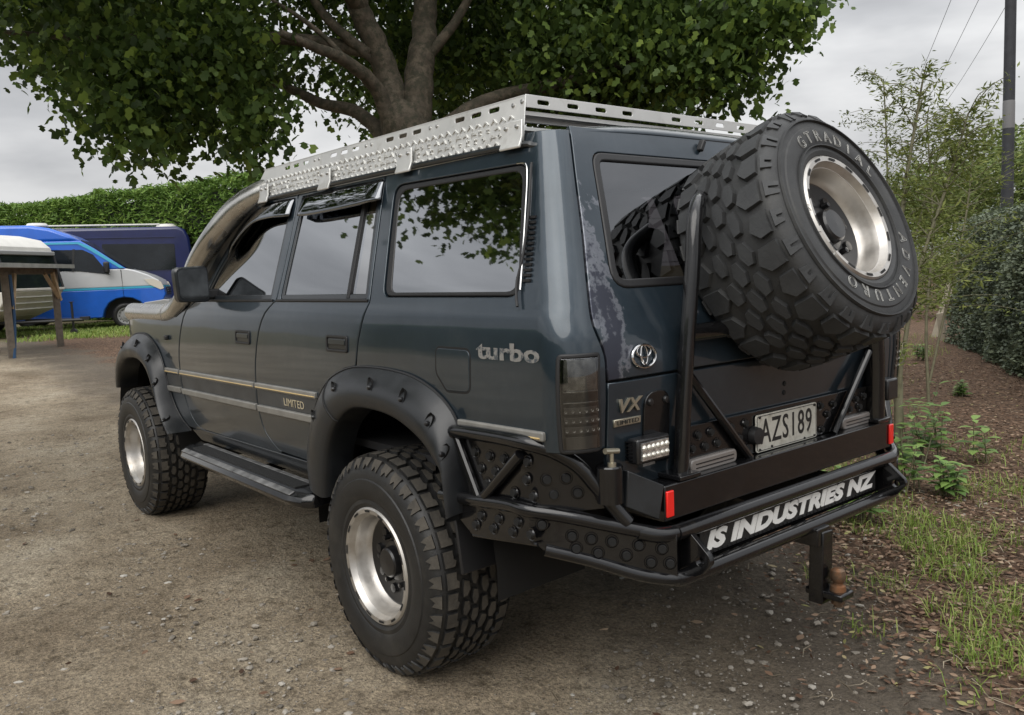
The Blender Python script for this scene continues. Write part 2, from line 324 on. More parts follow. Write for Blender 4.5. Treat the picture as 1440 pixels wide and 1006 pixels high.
def ground_mat():
    m = bpy.data.materials.new('gravel_and_mulch'); m.use_nodes = True; t = m.node_tree; L = t.links.new
    b = t.nodes['Principled BSDF']; b.inputs['Roughness'].default_value = 0.92; b.inputs['Specular IOR Level'].default_value = 0.25
    g = N(t, 'ShaderNodeNewGeometry'); P = g.outputs['Position']
    def noise(s, d=6.0, r=0.6):
        n = N(t, 'ShaderNodeTexNoise', i_Scale=s, i_Detail=d, i_Roughness=r); L(P, n.inputs['Vector']); return n.outputs['Fac']
    def math_(op, a, b_):
        n = N(t, 'ShaderNodeMath', operation=op)
        for i, v in enumerate((a, b_)):
            if isinstance(v, (int, float)): n.inputs[i].default_value = v
            else: L(v, n.inputs[i])
        return n.outputs[0]
    def mix(f, a, b_):
        n = N(t, 'ShaderNodeMix', data_type='RGBA'); L(f, n.inputs['Factor'])
        for i, v in ((6, a), (7, b_)):
            if isinstance(v, tuple): n.inputs[i].default_value = (*v, 1)
            else: L(v, n.inputs[i])
        return n.outputs[2]
    # compacted gravel: broad stains, grit, small pale stones
    r1 = ramp(t, [(0.28, (0.175, 0.133, 0.088)), (0.5, (0.330, 0.272, 0.196)), (0.72, (0.465, 0.405, 0.312))]); L(noise(0.9, 8, 0.62), r1.inputs['Fac'])
    r2 = ramp(t, [(0.33, (0.26, 0.25, 0.24)), (0.5, (1, 1, 1)), (0.67, (1.9, 1.87, 1.8))]); L(noise(70, 6, 0.8), r2.inputs['Fac'])
    mu = N(t, 'ShaderNodeMix', data_type='RGBA', blend_type='MULTIPLY'); mu.inputs['Factor'].default_value = 0.85; L(r1.outputs[0], mu.inputs[6]); L(r2.outputs[0], mu.inputs[7])
    r4 = ramp(t, [(0.34, (0.42, 0.40, 0.37)), (0.47, (0.95, 0.95, 0.95)), (0.6, (1.05, 1.05, 1.05)), (0.7, (1.45, 1.43, 1.38))]); L(noise(13, 9, 0.72), r4.inputs['Fac'])  # darker crevices: relief shade painted into the gravel colour
    mu0 = mu; mu = N(t, 'ShaderNodeMix', data_type='RGBA', blend_type='MULTIPLY'); mu.inputs['Factor'].default_value = 0.9; L(mu0.outputs[2], mu.inputs[6]); L(r4.outputs[0], mu.inputs[7])
    vo = N(t, 'ShaderNodeTexVoronoi', i_Scale=58.0); L(P, vo.inputs['Vector'])
    st = ramp(t, [(0.10, (1, 1, 1)), (0.30, (0, 0, 0))]); L(vo.outputs['Distance'], st.inputs['Fac'])
    sel = ramp(t, [(0.62, (0, 0, 0)), (0.66, (1, 1, 1))]); sp0 = N(t, 'ShaderNodeSeparateColor'); L(vo.outputs['Color'], sp0.inputs[0]); L(sp0.outputs[0], sel.inputs['Fac'])
    stm = math_('MULTIPLY', st.outputs[0], sel.outputs[0])
    sc = ramp(t, [(0, (0.12, 0.11, 0.10)), (0.6, (0.28, 0.26, 0.225)), (1, (0.45, 0.42, 0.37))]); L(sp0.outputs[1], sc.inputs['Fac'])
    gravel = mix(math_('MULTIPLY', stm, 0.8), mu.outputs[2], sc.outputs[0])
    # mulch and dark soil under the planting; the soil colour also deepens shade below the car
    r3 = ramp(t, [(0.3, (0.060, 0.040, 0.029)), (0.5, (0.145, 0.097, 0.068)), (0.7, (0.235, 0.165, 0.118))]); L(noise(34, 7, 0.75), r3.inputs['Fac'])
    chip = N(t, 'ShaderNodeTexVoronoi', i_Scale=36.0); cm = N(t, 'ShaderNodeMapping'); cm.inputs['Scale'].default_value = (1.0, 1.7, 1.0); L(P, cm.inputs['Vector'])
    wv = N(t, 'ShaderNodeVectorMath', operation='ADD'); wn_ = N(t, 'ShaderNodeTexNoise', i_Scale=20.0, i_Detail=3.0); L(P, wn_.inputs['Vector']); ws = N(t, 'ShaderNodeVectorMath', operation='SCALE'); ws.inputs['Scale'].default_value = 0.06; L(wn_.outputs['Color'], ws.inputs[0]); L(cm.outputs[0], wv.inputs[0]); L(ws.outputs[0], wv.inputs[1]); L(wv.outputs[0], chip.inputs['Vector'])
    cs = N(t, 'ShaderNodeSeparateColor'); L(chip.outputs['Color'], cs.inputs[0]); cr2 = ramp(t, [(0, (0.45, 0.42, 0.40)), (0.6, (1.0, 0.95, 0.9)), (1, (1.9, 1.75, 1.6))]); L(cs.outputs[0], cr2.inputs['Fac'])
    mulch = N(t, 'ShaderNodeMix', data_type='RGBA', blend_type='MULTIPLY'); mulch.inputs['Factor'].default_value = 0.9; L(r3.outputs[0], mulch.inputs[6]); L(cr2.outputs[0], mulch.inputs[7])
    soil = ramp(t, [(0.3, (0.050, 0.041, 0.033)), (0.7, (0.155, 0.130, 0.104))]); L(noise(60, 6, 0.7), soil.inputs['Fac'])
    sp = N(t, 'ShaderNodeSeparateXYZ'); L(P, sp.inputs[0])
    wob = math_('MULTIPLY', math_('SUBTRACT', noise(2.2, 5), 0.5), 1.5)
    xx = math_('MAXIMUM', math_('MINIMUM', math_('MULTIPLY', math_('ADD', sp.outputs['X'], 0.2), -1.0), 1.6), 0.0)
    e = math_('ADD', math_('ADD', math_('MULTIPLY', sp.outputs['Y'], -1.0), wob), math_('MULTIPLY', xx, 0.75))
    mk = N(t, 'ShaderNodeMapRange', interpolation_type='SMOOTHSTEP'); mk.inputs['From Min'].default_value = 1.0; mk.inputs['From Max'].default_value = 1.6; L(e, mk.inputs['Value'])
    mk2 = N(t, 'ShaderNodeMapRange', interpolation_type='SMOOTHSTEP'); mk2.inputs['From Min'].default_value = -0.35; mk2.inputs['From Max'].default_value = 0.9; mk2.inputs['To Max'].default_value = 0.85; L(e, mk2.inputs['Value'])  # dark soil, carried on under the car as painted shade
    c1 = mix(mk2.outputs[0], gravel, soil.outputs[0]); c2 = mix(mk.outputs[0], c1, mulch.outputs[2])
    # rough grass and soil beyond the yard
    far = N(t, 'ShaderNodeMapRange', interpolation_type='SMOOTHSTEP'); far.inputs['From Min'].default_value = 17.5; far.inputs['From Max'].default_value = 20.0
    L(math_('ADD', math_('ADD', sp.outputs['X'], math_('MULTIPLY', sp.outputs['Y'], 0.15)), wob), far.inputs['Value'])
    gr = ramp(t, [(0.35, (0.075, 0.082, 0.03)), (0.52, (0.17, 0.14, 0.08)), (0.66, (0.11, 0.13, 0.045))]); L(noise(1.6, 8, 0.7), gr.inputs['Fac'])
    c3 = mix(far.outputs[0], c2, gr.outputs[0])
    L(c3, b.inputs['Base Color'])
    h = math_('ADD', math_('MULTIPLY', noise(26, 8, 0.72), 1.0), math_('MULTIPLY', stm, 0.25))
    h = math_('ADD', h, math_('MULTIPLY', noise(140, 3, 0.6), 0.25)); h = math_('ADD', h, math_('MULTIPLY', cs.outputs[1], math_('MULTIPLY', mk.outputs[0], 0.35)))
    bp = N(t, 'ShaderNodeBump', i_Strength=1.0, i_Distance=0.035); L(h, bp.inputs['Height']); L(bp.outputs[0], b.inputs['Normal'])
    return m
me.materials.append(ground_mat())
tag(link('ground', me), kind='structure')

# ------------------------------------------------------------------ car surfaces
def pchip(xs, ys):
    n = len(xs); h = [xs[i+1]-xs[i] for i in range(n-1)]; dl = [(ys[i+1]-ys[i])/h[i] for i in range(n-1)]
    m = [dl[0]]+[0 if dl[i-1]*dl[i] <= 0 else 2*dl[i-1]*dl[i]/(dl[i-1]+dl[i]) for i in range(1, n-1)]+[dl[-1]]
    def ev(x):
        if x <= xs[0]: return ys[0]+m[0]*(x-xs[0])
        if x >= xs[-1]: return ys[-1]+m[-1]*(x-xs[-1])
        i = max(j for j in range(n-1) if xs[j] <= x); t = (x-xs[i])/h[i]
        return (2*t**3-3*t*t+1)*ys[i]+(t**3-2*t*t+t)*h[i]*m[i]+(-2*t**3+3*t*t)*ys[i+1]+(t**3-t*t)*h[i]*m[i+1]
    return ev
wz = pchip([.55, .67, .80, .95, 1.05, 1.15, 1.25, 1.30, 1.345, 1.40, 1.80, 1.88], [.84, .876, .898, .912, .915, .913, .907, .900, .885, .868, .735, .706])
xrz = pchip([.6, .93, 1.127, 1.234, 1.31, 1.52, 1.78, 1.88], [-.94, -.955, -.965, -.955, -.93, -.85, -.745, -.70])
def rc_(z): return 0.10-0.03*min(1, max(0, (z-1.2)/0.6))
def taper(x): return -0.37*max(0, x-2.75)**2-0.010*max(0, (x-1.9)/1.7)**2
def bulge(y, z): return -0.012*(1-(y/0.8)**2)*(1 if z < 1.2 else max(0, 1-(z-1.2)/0.5))
def S_side(a, z, off=0.0):
    w = wz(z); rc = rc_(z); xs = xrz(z)+rc
    if a >= xs: return V((a, w+taper(a)+off, z))
    s = xs-a; q = rc*PI/2
    if s < q: t = s/rc; return V((xs-(rc+off)*math.sin(t), w-rc+(rc+off)*math.cos(t), z))
    return V((xrz(z)-off, w-rc-(s-q), z))
def S_rear(y, z, off=0.0): return V((xrz(z)+bulge(y, z)-off, y, z))
def a_of_y(y, z):           # unrolled coordinate of a point on the rear face
    rc = rc_(z); return xrz(z)+rc-rc*PI/2-(wz(z)-rc-y)
def nrm(S, a, b, off=0.0):
    e = 1e-3; n = (S(a+e, b, off)-S(a-e, b, off)).cross(S(a, b+e, off)-S(a, b-e, off)).normalized()
    p = S(a, b, off)
    return n if n.dot(S(a, b, off+0.01)-p) > 0 else -n
def area2(p): return sum(p[i-1][0]*p[i][1]-p[i][0]*p[i-1][1] for i in range(len(p)))
def densify(p, step):
    o = []
    for i in range(len(p)):
        a, b = p[i], p[(i+1) % len(p)]; n = max(1, int(math.hypot(b[0]-a[0], b[1]-a[1])/step))
        o += [(a[0]+(b[0]-a[0])*k/n, a[1]+(b[1]-a[1])*k/n) for k in range(n)]
    return o
def offset(p, d):
    o = []; n = len(p)
    for i in range(n):
        a, b, c = p[i-1], p[i], p[(i+1) % n]
        def nn(u, v):
            l = math.hypot(v[0]-u[0], v[1]-u[1]) or 1e-9; return (-(v[1]-u[1])/l, (v[0]-u[0])/l)
        n1, n2 = nn(a, b), nn(b, c); mx, my = n1[0]+n2[0], n1[1]+n2[1]; k = max(0.6, (mx*mx+my*my)/2)
        o.append((b[0]+mx*d/k, b[1]+my*d/k))
    return o
def round_poly(p, r, k=5):
    """r: one radius or one for each corner"""
    o = []; n = len(p); rs = r if isinstance(r, (list, tuple)) else [r]*n
    for i in range(n):
        a, b, c = V((*p[i-1], 0)), V((*p[i], 0)), V((*p[(i+1) % n], 0))
        if rs[i] <= 0: o.append(p[i]); continue
        d1, d2 = (a-b).normalized(), (c-b).normalized(); t = min(rs[i]/max(0.2, math.tan(d1.angle(d2)/2)), (a-b).length*.48, (c-b).length*.48)
        q0, q2 = b+d1*t, b+d2*t
        for j in range(k+1):
            u = j/k; q = q0*(1-u)**2+b*2*u*(1-u)+q2*u*u; o.append((q.x, q.y))
    return o
def panel(name, outer, S, m, parent, holes=(), off=0.0, thick=0.014, bev=0.0035, gridx=0.10, gridz=0.035, step=0.03):
    loops = []
    for i, l in enumerate([outer]+list(holes)):
        if (area2(l) > 0) != (i == 0): l = l[::-1]
        loops.append(densify(l, step))
    inner = [offset(l, bev) for l in loops]
    flat = [p for l in inner for p in l]
    tri = tessellate_polygon([[V((a, b, 0)) for a, b in l] for l in inner])
    bm = bmesh.new(); bv = [bm.verts.new((a, b, 0)) for a, b in flat]
    for t in tri:
        try: bm.faces.new([bv[i] for i in t])
        except ValueError: pass
    for ax, g in ((0, gridx), (1, gridz)):
        lo = min(p[ax] for p in flat); hi = max(p[ax] for p in flat); no = V((1, 0, 0)) if ax == 0 else V((0, 1, 0))
        for k in range(1, int((hi-lo)/g)+1):
            co = V((0, 0, 0)); co[ax] = lo+k*g
            bmesh.ops.bisect_plane(bm, geom=bm.verts[:]+bm.edges[:]+bm.faces[:], plane_co=co, plane_no=no, dist=1e-5)
    bmesh.ops.triangulate(bm, faces=bm.faces[:]); bm.verts.index_update()
    pts = [(v.co.x, v.co.y) for v in bm.verts]; fcs = [[v.index for v in f.verts] for f in bm.faces if f.calc_area() > 1e-10]; bm.free()
    vs = [S(a, b, off) for a, b in pts]; ns = [nrm(S, a, b, off) for a, b in pts]; F = []
    def put(f):
        a, b, c = (vs[i] for i in f[:3]); n = (b-a).cross(c-a)
        F.append(f if n.dot(ns[f[0]]+ns[f[1]]+ns[f[2]]) >= 0 else f[::-1])
    for f in fcs: put(f)
    for li, lo in zip(inner, loops):
        b0 = len(vs); n = len(li)
        for p, q in zip(li, lo):
            nn = nrm(S, p[0], p[1], off); A = S(p[0], p[1], off); B = S(q[0], q[1], off); t = (B-A).normalized()
            vs += [A, B-nn*bev*0.7, B-nn*bev*0.7, B-nn*thick]; ns += [nn, (nn*0.5+t).normalized(), t, t]
        for i in range(n):
            j = (i+1) % n
            put([b0+4*i, b0+4*i+1, b0+4*j+1, b0+4*j]); put([b0+4*i+2, b0+4*i+3, b0+4*j+3, b0+4*j+2])
    me = bpy.data.meshes.new(name); me.from_pydata(vs, [], F); me.materials.append(m)
    me.polygons.foreach_set('use_smooth', [True]*len(me.polygons)); me.normals_split_custom_set_from_vertices(ns)
    return link(name, me, parent)
def sheet(name, loops, S, m, parent, off0, off1, step=0.03, **kw):
    return panel(name, loops[0], S, m, parent, holes=loops[1:], off=off1, thick=off1-off0, step=step, **kw)

# ------------------------------------------------------------------ the off-road wagon: x forward, y to its left, z up, rear axle at x = 0
car = tag(empty('off_road_wagon'), 'lifted dark blue-grey four wheel drive wagon with roof rack and spare wheel on its back', 'car')
GAP = 0.0035
# dark shell just behind the outer panels, so that shut lines read black
shell_side = [(-0.86, 0.96), (-0.50, 0.96), (-0.43, 1.0), (-0.2, 1.08), (0.05, 1.10), (0.25, 1.07), (0.42, 0.98), (0.53, 0.82), (0.57, 0.68), (2.02, 0.66),
              (2.10, 0.80), (2.14, 1.20), (1.88, 1.315), (-0.84, 1.315)]
bs = panel('inner_side', shell_side, S_side, M['gap'], car, off=-0.019, thick=0.01); mirror(bs)
# --- quarter panel with window opening, wrapping round the rear corner
seam = [(.775, .80), (.775, .95), (.773, 1.13), (.772, 1.20), (.790, 1.26), (.790, 1.31), (.762, 1.42), (.73, 1.526), (.690, 1.68), (.655, 1.80), (.645, 1.832)]
q_rear = [(a_of_y(y, z)+GAP, z) for y, z in spl2(seam, 3) if z > .93]
door_c = [(.150, 1.795), (.110, 1.60), (.066, 1.37), (.063, 1.345), (.088, 1.28), (.115, 1.21), (.133, 1.12)]
arch_r = [(.10, 1.085), (-.05, 1.09), (-.20, 1.075), (-.34, 1.03), (-.43, .96), (-.455, .935)]
quarter = [(x-GAP, z) for x, z in door_c]+arch_r+q_rear+[(-.60, 1.832), (-.580, 1.797)]
qwin = round_poly([(.070, 1.752), (-.655, 1.742), (-.752, 1.360), (-.020, 1.362)], [.045, .06, .05, .05])
qp = panel('quarter_panel', quarter, S_side, M['paint'], car, holes=[qwin], gridx=.022, gridz=.03)
mirror(qp)
qframe = panel('window_seal', offset(densify(qwin[::-1] if area2(qwin) < 0 else qwin, .03), .002), S_side, M['seal'], qp,
               holes=[round_poly([(.035, 1.728), (-.632, 1.722), (-.722, 1.376), (-.055, 1.378)], [.04, .055, .04, .04])], off=-0.006, thick=0.02, bev=.006)
panel('quarter_window', round_poly([(.038, 1.731), (-.635, 1.725), (-.725, 1.373), (-.058, 1.375)], [.04, .055, .04, .04]), S_side, M['glassq'], qp, off=-0.010, thick=0.004, bev=.001)
# vent louvre behind the quarter window and its strap
for k in range(13):
    z = 1.405+k*0.0145; x = -0.762+0.045*(z-1.40)/0.18*0.75
    mb = MB(); p0 = S_side(x-.020, z, .003); p1 = S_side(x+.010, z, .003); mb.box((p0+p1)/2, (0.030, 0.008, 0.007)); mb.build('louvre_slat', M['seal'], qp)
mb = MB(); mb.tube([S_side(x, z, .012) for x, z in [(-.690, 1.735), (-.700, 1.69), (-.722, 1.60), (-.738, 1.48), (-.735, 1.41), (-.742, 1.37), (-.758, 1.335)]], .004, 8, smooth=4); mb.build('drain_strap', M['seal'], qp)
mb = MB(); mb.tube([S_side(x, z, .009) for x, z in [(-.62, 1.742), (-.660, 1.735), (-.681, 1.69), (-.704, 1.60), (-.738, 1.45), (-.752, 1.38)]], .003, 8, smooth=4); mb.build('window_trim', M['chrome'], qp)
# --- doors
door_b = [(.862, 1.797), (.838, 1.60), (.832, 1.37), (.850, 1.345), (.915, 1.30), (.975, 1.222), (1.020, 1.09), (1.037, .96), (1.042, .85), (1.010, .765), (.930, .712), (.88, .698)]
rear_door = [(x-GAP, z) for x, z in spl2(door_b, 2)]+[(.575, .695), (.548, .80), (.505, .89), (.435, .98), (.330, 1.06), (.22, 1.105)]+[(x+GAP, z) for x, z in door_c[::-1]]
rd_win = round_poly([(.800, 1.352), (.812, 1.765), (.170, 1.762), (.082, 1.352)], .02, 3)
front_low = [(1.80, 1.345), (1.90, 1.30), (1.965, 1.22), (2.015, 1.10), (2.030, .98), (2.020, .84), (1.975, .735), (1.90, .686), (1.80, .680)]
a_top = [(.866, 1.797), (1.20, 1.797), (1.345, 1.777), (1.46, 1.690), (1.62, 1.525), (1.72, 1.420)]
front_door = a_top+[(x-GAP, z) for x, z in spl2(front_low, 2)]+[(.90, .688)]+[(x+GAP, z) for x, z in spl2(door_b, 2)[::-1]]
fd_win = round_poly([(.885, 1.352), (1.690, 1.352), (1.585, 1.495), (1.43, 1.655), (1.30, 1.742), (1.18, 1.762), (.905, 1.764)], [.02, .05, .03, .05, .05, .03, .02], 3)
rdo = panel('rear_door', rear_door, S_side, M['paint'], car, holes=[rd_win]); fdo = panel('front_door', front_door, S_side, M['paint'], car, holes=[fd_win])
mirror(rdo); mirror(fdo)
def inset(p, d):
    p = densify(p if area2(p) > 0 else p[::-1], .03); return offset(p, d)
for dp, w in ((rdo, rd_win), (fdo, fd_win)):
    panel('window_frame', inset(w, .001), S_side, M['frame'], dp, holes=[inset(w, .022)], off=-0.004, thick=0.02, bev=.004)
mb_z = 1.352
g1 = round_poly([(.780, 1.360), (.792, 1.748), (.282, 1.746), (.238, 1.360)], .008, 2); g2 = round_poly([(.218, 1.360), (.262, 1.746), (.186, 1.744), (.104, 1.360)], .008, 2)
panel('window_glass', g1, S_side, M['glass'], rdo, off=-0.010, thick=.004, bev=.001)
panel('quarter_light', g2, S_side, M['glassb'], rdo, off=-0.010, thick=.004, bev=.001)
panel('window_blind', g2, S_side, M['curtain'], rdo, off=-0.026, thick=.003, bev=.001)
panel('division_bar', [(.240, 1.358), (.284, 1.748), (.260, 1.748), (.216, 1.358)], S_side, M['seal'], rdo, off=-0.002, thick=.014, bev=.002)
panel('window_glass', inset(fd_win, .020), S_side, M['glass'], fdo, off=-0.010, thick=.004, bev=.001)
# belt line seal along both doors
for dp, x0, x1 in ((rdo, .07, .825), (fdo, .86, 1.70)):
    mb = MB(); mb.tube([S_side(x0+(x1-x0)*k/8, 1.350, .002) for k in range(9)], .0055, 8); mb.build('belt_seal', M['seal'], dp)
# wind deflectors, standing off the glass
def visor(name, top, bot, parent, out=.036):
    n = 16; mb = MB(); T = spl2(top, 6); B = spl2(bot, 6)
    def pick(c, t):
        i = min(len(c)-2, int(t*(len(c)-1))); u = t*(len(c)-1)-i; return (c[i][0]*(1-u)+c[i+1][0]*u, c[i][1]*(1-u)+c[i+1][1]*u)
    vs = []; fs = []; m = 7
    for i in range(n+1):
        t = i/n; a = pick(T, t); b = pick(B, t); endf = min(1, min(t, 1-t)*9)
        for j in range(m):
            s = j/(m-1); o = .004+(out-.004)*math.sin(s*PI/2)*(0.35+0.65*endf)
            vs.append(S_side(a[0]+(b[0]-a[0])*s, a[1]+(b[1]-a[1])*s, o))
    for i in range(n):
        for j in range(m-1): fs.append((i*m+j, (i+1)*m+j, (i+1)*m+j+1, i*m+j+1))
    mb.add(vs, fs); o = mb.build(name, M['visor'], parent)
    md = o.modifiers.new('thickness', 'SOLIDIFY'); md.thickness = .004; md.offset = -1
    return o
visor('wind_deflector', [(.805, 1.783), (.5, 1.786), (.150, 1.783)], [(.790, 1.700), (.64, 1.690), (.25, 1.696), (.118, 1.706)], rdo)
visor('wind_deflector', [(.885, 1.783), (1.10, 1.785), (1.27, 1.768), (1.40, 1.70), (1.50, 1.61)], [(.872, 1.704), (1.05, 1.708), (1.20, 1.698), (1.32, 1.650), (1.455, 1.545)], fdo)
# door handles: bezel, dark recess, flap
def handle(x, z, parent):
    w, h = .082, .062
    bz = round_poly([(x-w, z-h/2), (x+w, z-h/2), (x+w, z+h/2), (x-w, z+h/2)], .013)
    hl = round_poly([(x-w+.011, z-h/2+.010), (x+w-.011, z-h/2+.010), (x+w-.011, z+h/2-.010), (x-w+.011, z+h/2-.010)], .009)
    b = panel('door_handle', bz, S_side, M['seal'], parent, holes=[hl], off=.006, thick=.012, bev=.003, step=.01)
    panel('handle_recess', hl, S_side, M['hub'], parent, off=.001, thick=.004, bev=.001, step=.02)
    fl = round_poly([(x-w+.016, z-.004), (x+w-.02, z-.004), (x+w-.02, z+h/2-.013), (x-w+.016, z+h/2-.013)], .005)
    panel('handle_flap', fl, S_side, M['frame'], parent, off=.0065, thick=.006, bev=.003, step=.01)
handle(.268, 1.194, rdo); handle(1.150, 1.188, fdo)
# --- front wing, bonnet, windscreen, roof: mostly turned away from the camera
wing = [(x+GAP*2, z) for x, z in spl2(front_low, 2)[::-1]]+[(1.90, 1.312), (2.05, 1.265), (2.6, 1.248), (3.2, 1.225), (3.52, 1.19), (3.60, 1.10), (3.60, .86), (3.34, .86), (3.27, .95), (3.12, 1.05), (2.9, 1.105), (2.70, 1.11), (2.52, 1.07), (2.40, .98), (2.33, .86), (2.27, .74), (2.15, .67), (1.95, .668)]
fw = panel('front_wing', wing, S_side, M['paint'], car); mirror(fw)
mb = MB(); p = S_side(2.195, 1.151, .008); mb.box(p, (.035, .02, .026)); mb.build('side_repeater', M['seal'], fw, bevel=.006)
def grid_obj(name, fn, nu, nv, m, parent, solid=0.0):
    mb = MB(); mb.add([fn(i/nu, j/nv) for i in range(nu+1) for j in range(nv+1)], [(i*(nv+1)+j, (i+1)*(nv+1)+j, (i+1)*(nv+1)+j+1, i*(nv+1)+j+1) for i in range(nu) for j in range(nv)])
    o = mb.build(name, m, parent, angle=60)
    if solid: md = o.modifiers.new('thickness', 'SOLIDIFY'); md.thickness = solid; md.offset = 0
    return o
def bonnet(u, v):
    x = 1.93+(3.60-1.93)*u; hw = .80+min(0, taper(x)+.06); y = hw*(2*v-1); k = 1-(abs(y)/hw)**4
    return V((x+.05*(1-(y/.8)**2)*u, y, 1.262+0.045*k-0.055*u*u-(0.05*u**8)))
grid_obj('bonnet', bonnet, 14, 14, M['paint'], car, .01)
def roof(u, v):
    k = max(0, 1-min(u, 1-u)*22)**2; hw = .720-.085*k; y = hw*(2*v-1); t = abs(2*v-1); z = 1.812+0.066*(1-t**3.2); x = (-.722+.004*(1-t*t))*(1-u)+(1.30+.05*(1-t*t))*u
    return V((x, y, z-k*0.036*(1-t**3.2)+k*.012*t**3))
grid_obj('roof', roof, 30, 26, M['paint'], car, .012)
def screen(u, v):
    x0, z0, y0 = 1.93, 1.285, .79; x1, z1, y1 = 1.31, 1.825, .68
    y = (-1+2*v)*(y0+(y1-y0)*u); b = .07*(1-(y/.8)**2)
    return V((x0+(x1-x0)*u+b, y, z0+(z1-z0)*u+b*.5))
grid_obj('windscreen', screen, 6, 12, M['glass'], car, .006)
for s in (1, -1):
    mb = MB(); mb.tube([(1.90, s*.845, 1.315), (1.70, s*.842, 1.46), (1.46, s*.765, 1.715), (1.30, s*.725, 1.800)], .038, 10, smooth=4); mb.build('windscreen_pillar', M['frame'], car)
    mb = MB(); mb.tube([(1.42, s*.742, 1.765), (1.30, s*.742, 1.800), (1.0, s*.742, 1.806), (.2, s*.742, 1.806), (-.55, s*.742, 1.800), (-.66, s*.735, 1.790), (-.70, s*.715, 1.78)], .0095, 8, smooth=4); mb.build('drip_rail', M['frame'], car)
mb = MB(); mb.box((3.60, 0, .98), (.10, 1.16, .40)); mb.build('front_panel', M['paint'], car, bevel=.03)
for s in (1, -1):
    mb = MB(); mb.box((3.652, s*.46, 1.02), (.03, .22, .17)); mb.build('headlight', M['lens'], car, bevel=.01)
mb = MB()
for k in range(6): mb.box((3.655, 0, .93+.032*k), (.02, .66, .014))
mb.build('grille', M['frame'], car)
mb = MB(); mb.tube([(3.25, .70, .72), (3.55, .64, .70), (3.70, .45, .70), (3.70, -.45, .70), (3.55, -.64, .70), (3.25, -.70, .72)], .085, 12, smooth=5); mb.build('front_bumper', M['blk'], car)
# --- sill, underbody
sl = panel('sill', [(.58, .622), (1.93, .610), (2.02, .662), (1.85, .678), (.58, .692)], S_side, M['frame'], car, off=.004); mirror(sl)
mb = MB(); mb.box((1.3, 0, .66), (3.9, 1.42, .09)); mb.box((1.3, .45, .57), (4.4, .09, .13)); mb.box((1.3, -.45, .57), (4.4, .09, .13)); mb.build('chassis', M['gap'], car)
for x, y in ((0, 0), (2.85, .2)):
    mb = MB(); mb.tube([(x, -.86, .43), (x, .80, .43)], .05, 12); mb.lathe([(.02, -.1), (.13, -.08), (.15, 0), (.13, .08), (.02, .1)], 16, (x, y, .43), 'x'); mb.build('axle', M['hub'], car)
for s in (1, -1):
    for x, z, y0 in ((0, .50, .50), (2.85, .50, .50)):
        mb = MB(); pr = [(.63 if x else .60, y0), (.60 if x else .57, .87)]
        vs = []; fs = []; n = 20
        for i in range(n+1):
            t = PI*(i/n)*1.06-.03*PI
            for r, y in ((.575, y0), (.585, .875)): vs.append((x+r*math.cos(t), s*y, z+r*math.sin(t)))
            vs.append((x+.05*math.cos(t), s*y0, z+.05*math.sin(t)))
        for i in range(n): fs += [(3*i, 3*i+1, 3*i+4, 3*i+3), (3*i, 3*i+3, 3*i+5, 3*i+2)]
        mb.add(vs, fs); mb.build('wheel_arch_liner', M['gap'], car)
mb = MB(); mb.box((.5, 0, .80), (2.7, 1.60, .03)); mb.box((2.05, 0, 1.12), (.05, 1.5, .36)); mb.build('cabin_floor', M['cabin'], car)
for x, y in ((1.12, .38), (1.12, -.38), (.25, .42), (.25, -.05), (.25, -.45)):
    st = MB(); st.box((x+.18, y, 1.02), (.50, .46, .16)); st.box((x-.10, y, 1.30), (.14, .46, .62), Matrix.Rotation(-.2, 3, 'Y')); st.box((x-.17, y, 1.66), (.09, .26, .16)); st.build('seat', M['cabin'], car, bevel=.04)
mb = MB(); mb.lathe([(.185, -.016), (.20, 0), (.185, .016), (.17, 0)], 24, (0, 0, 0), 'x', close=True); mb.box((0, 0, 0), (.02, .36, .05))
sw = mb.build('steering_wheel', M['cabin'], car); sw.location = (1.52, -.38, 1.27); sw.rotation_euler = (0, -.45, 0)
# --- mouldings
def strip(name, x0, z0, x1, z1, h, m, parent, off=.012, taperends=True):
    p = [(x0, z0-h/2), (x1, z1-h/2), (x1, z1+h/2), (x0, z0+h/2)]
    return panel(name, round_poly(p, .006, 3), S_side, m, parent, off=off, thick=off, bev=.005, gridx=.2)
for par, x0, x1 in ((fw, 2.262, 2.045), (fdo, 2.018, 1.048), (rdo, 1.028, .452)):
    zz = lambda x: .996-.0125*(x-.45)/1.8*1.2
    strip('upper_moulding', x0, zz(x0)-.011, x1, zz(x1)-.011, .026, M['strip'], par)
    strip('pinstripe', x0-.003, zz(x0)-.016, x1+.003, zz(x1)-.016, .0085, M['gold'], par, off=.0145)
    strip('colour_band', x0, zz(x0)-.061, x1, zz(x1)-.061, .066, M['band'], par, off=.0022)
    strip('lower_moulding', x0 if par is not rdo else x0, zz(x0)-.112, x1+(.04 if par is rdo else 0), zz(x1)-.110, .030, M['strip'], par, off=.014)
strip('upper_moulding', -.482, .984, -.868, .990, .026, M['strip'], qp)
strip('pinstripe', -.486, .979, -.860, .985, .0085, M['gold'], qp, off=.0145)
def side_text(name, body, size, m, parent, x, z, off, width, **kw):
    return text_obj(name, body, size, m, parent, frame3((-1, 0, 0), (0, wz(z+.01)-wz(z-.01), .02), S_side(x, z, off)), width=width, **kw)
side_text('limited_lettering', 'LIMITED', .046, M['limited'], rdo, .662, .932, .004, .185, extrude=.0006)
text_obj('turbo_lettering', 'turbo', .066, M['decal'], qp, frame3((-1, 0, 0), (0, 0, 1), S_side(-.718, 1.207, .0015)), width=.275, extrude=.0006, bold=.0022)
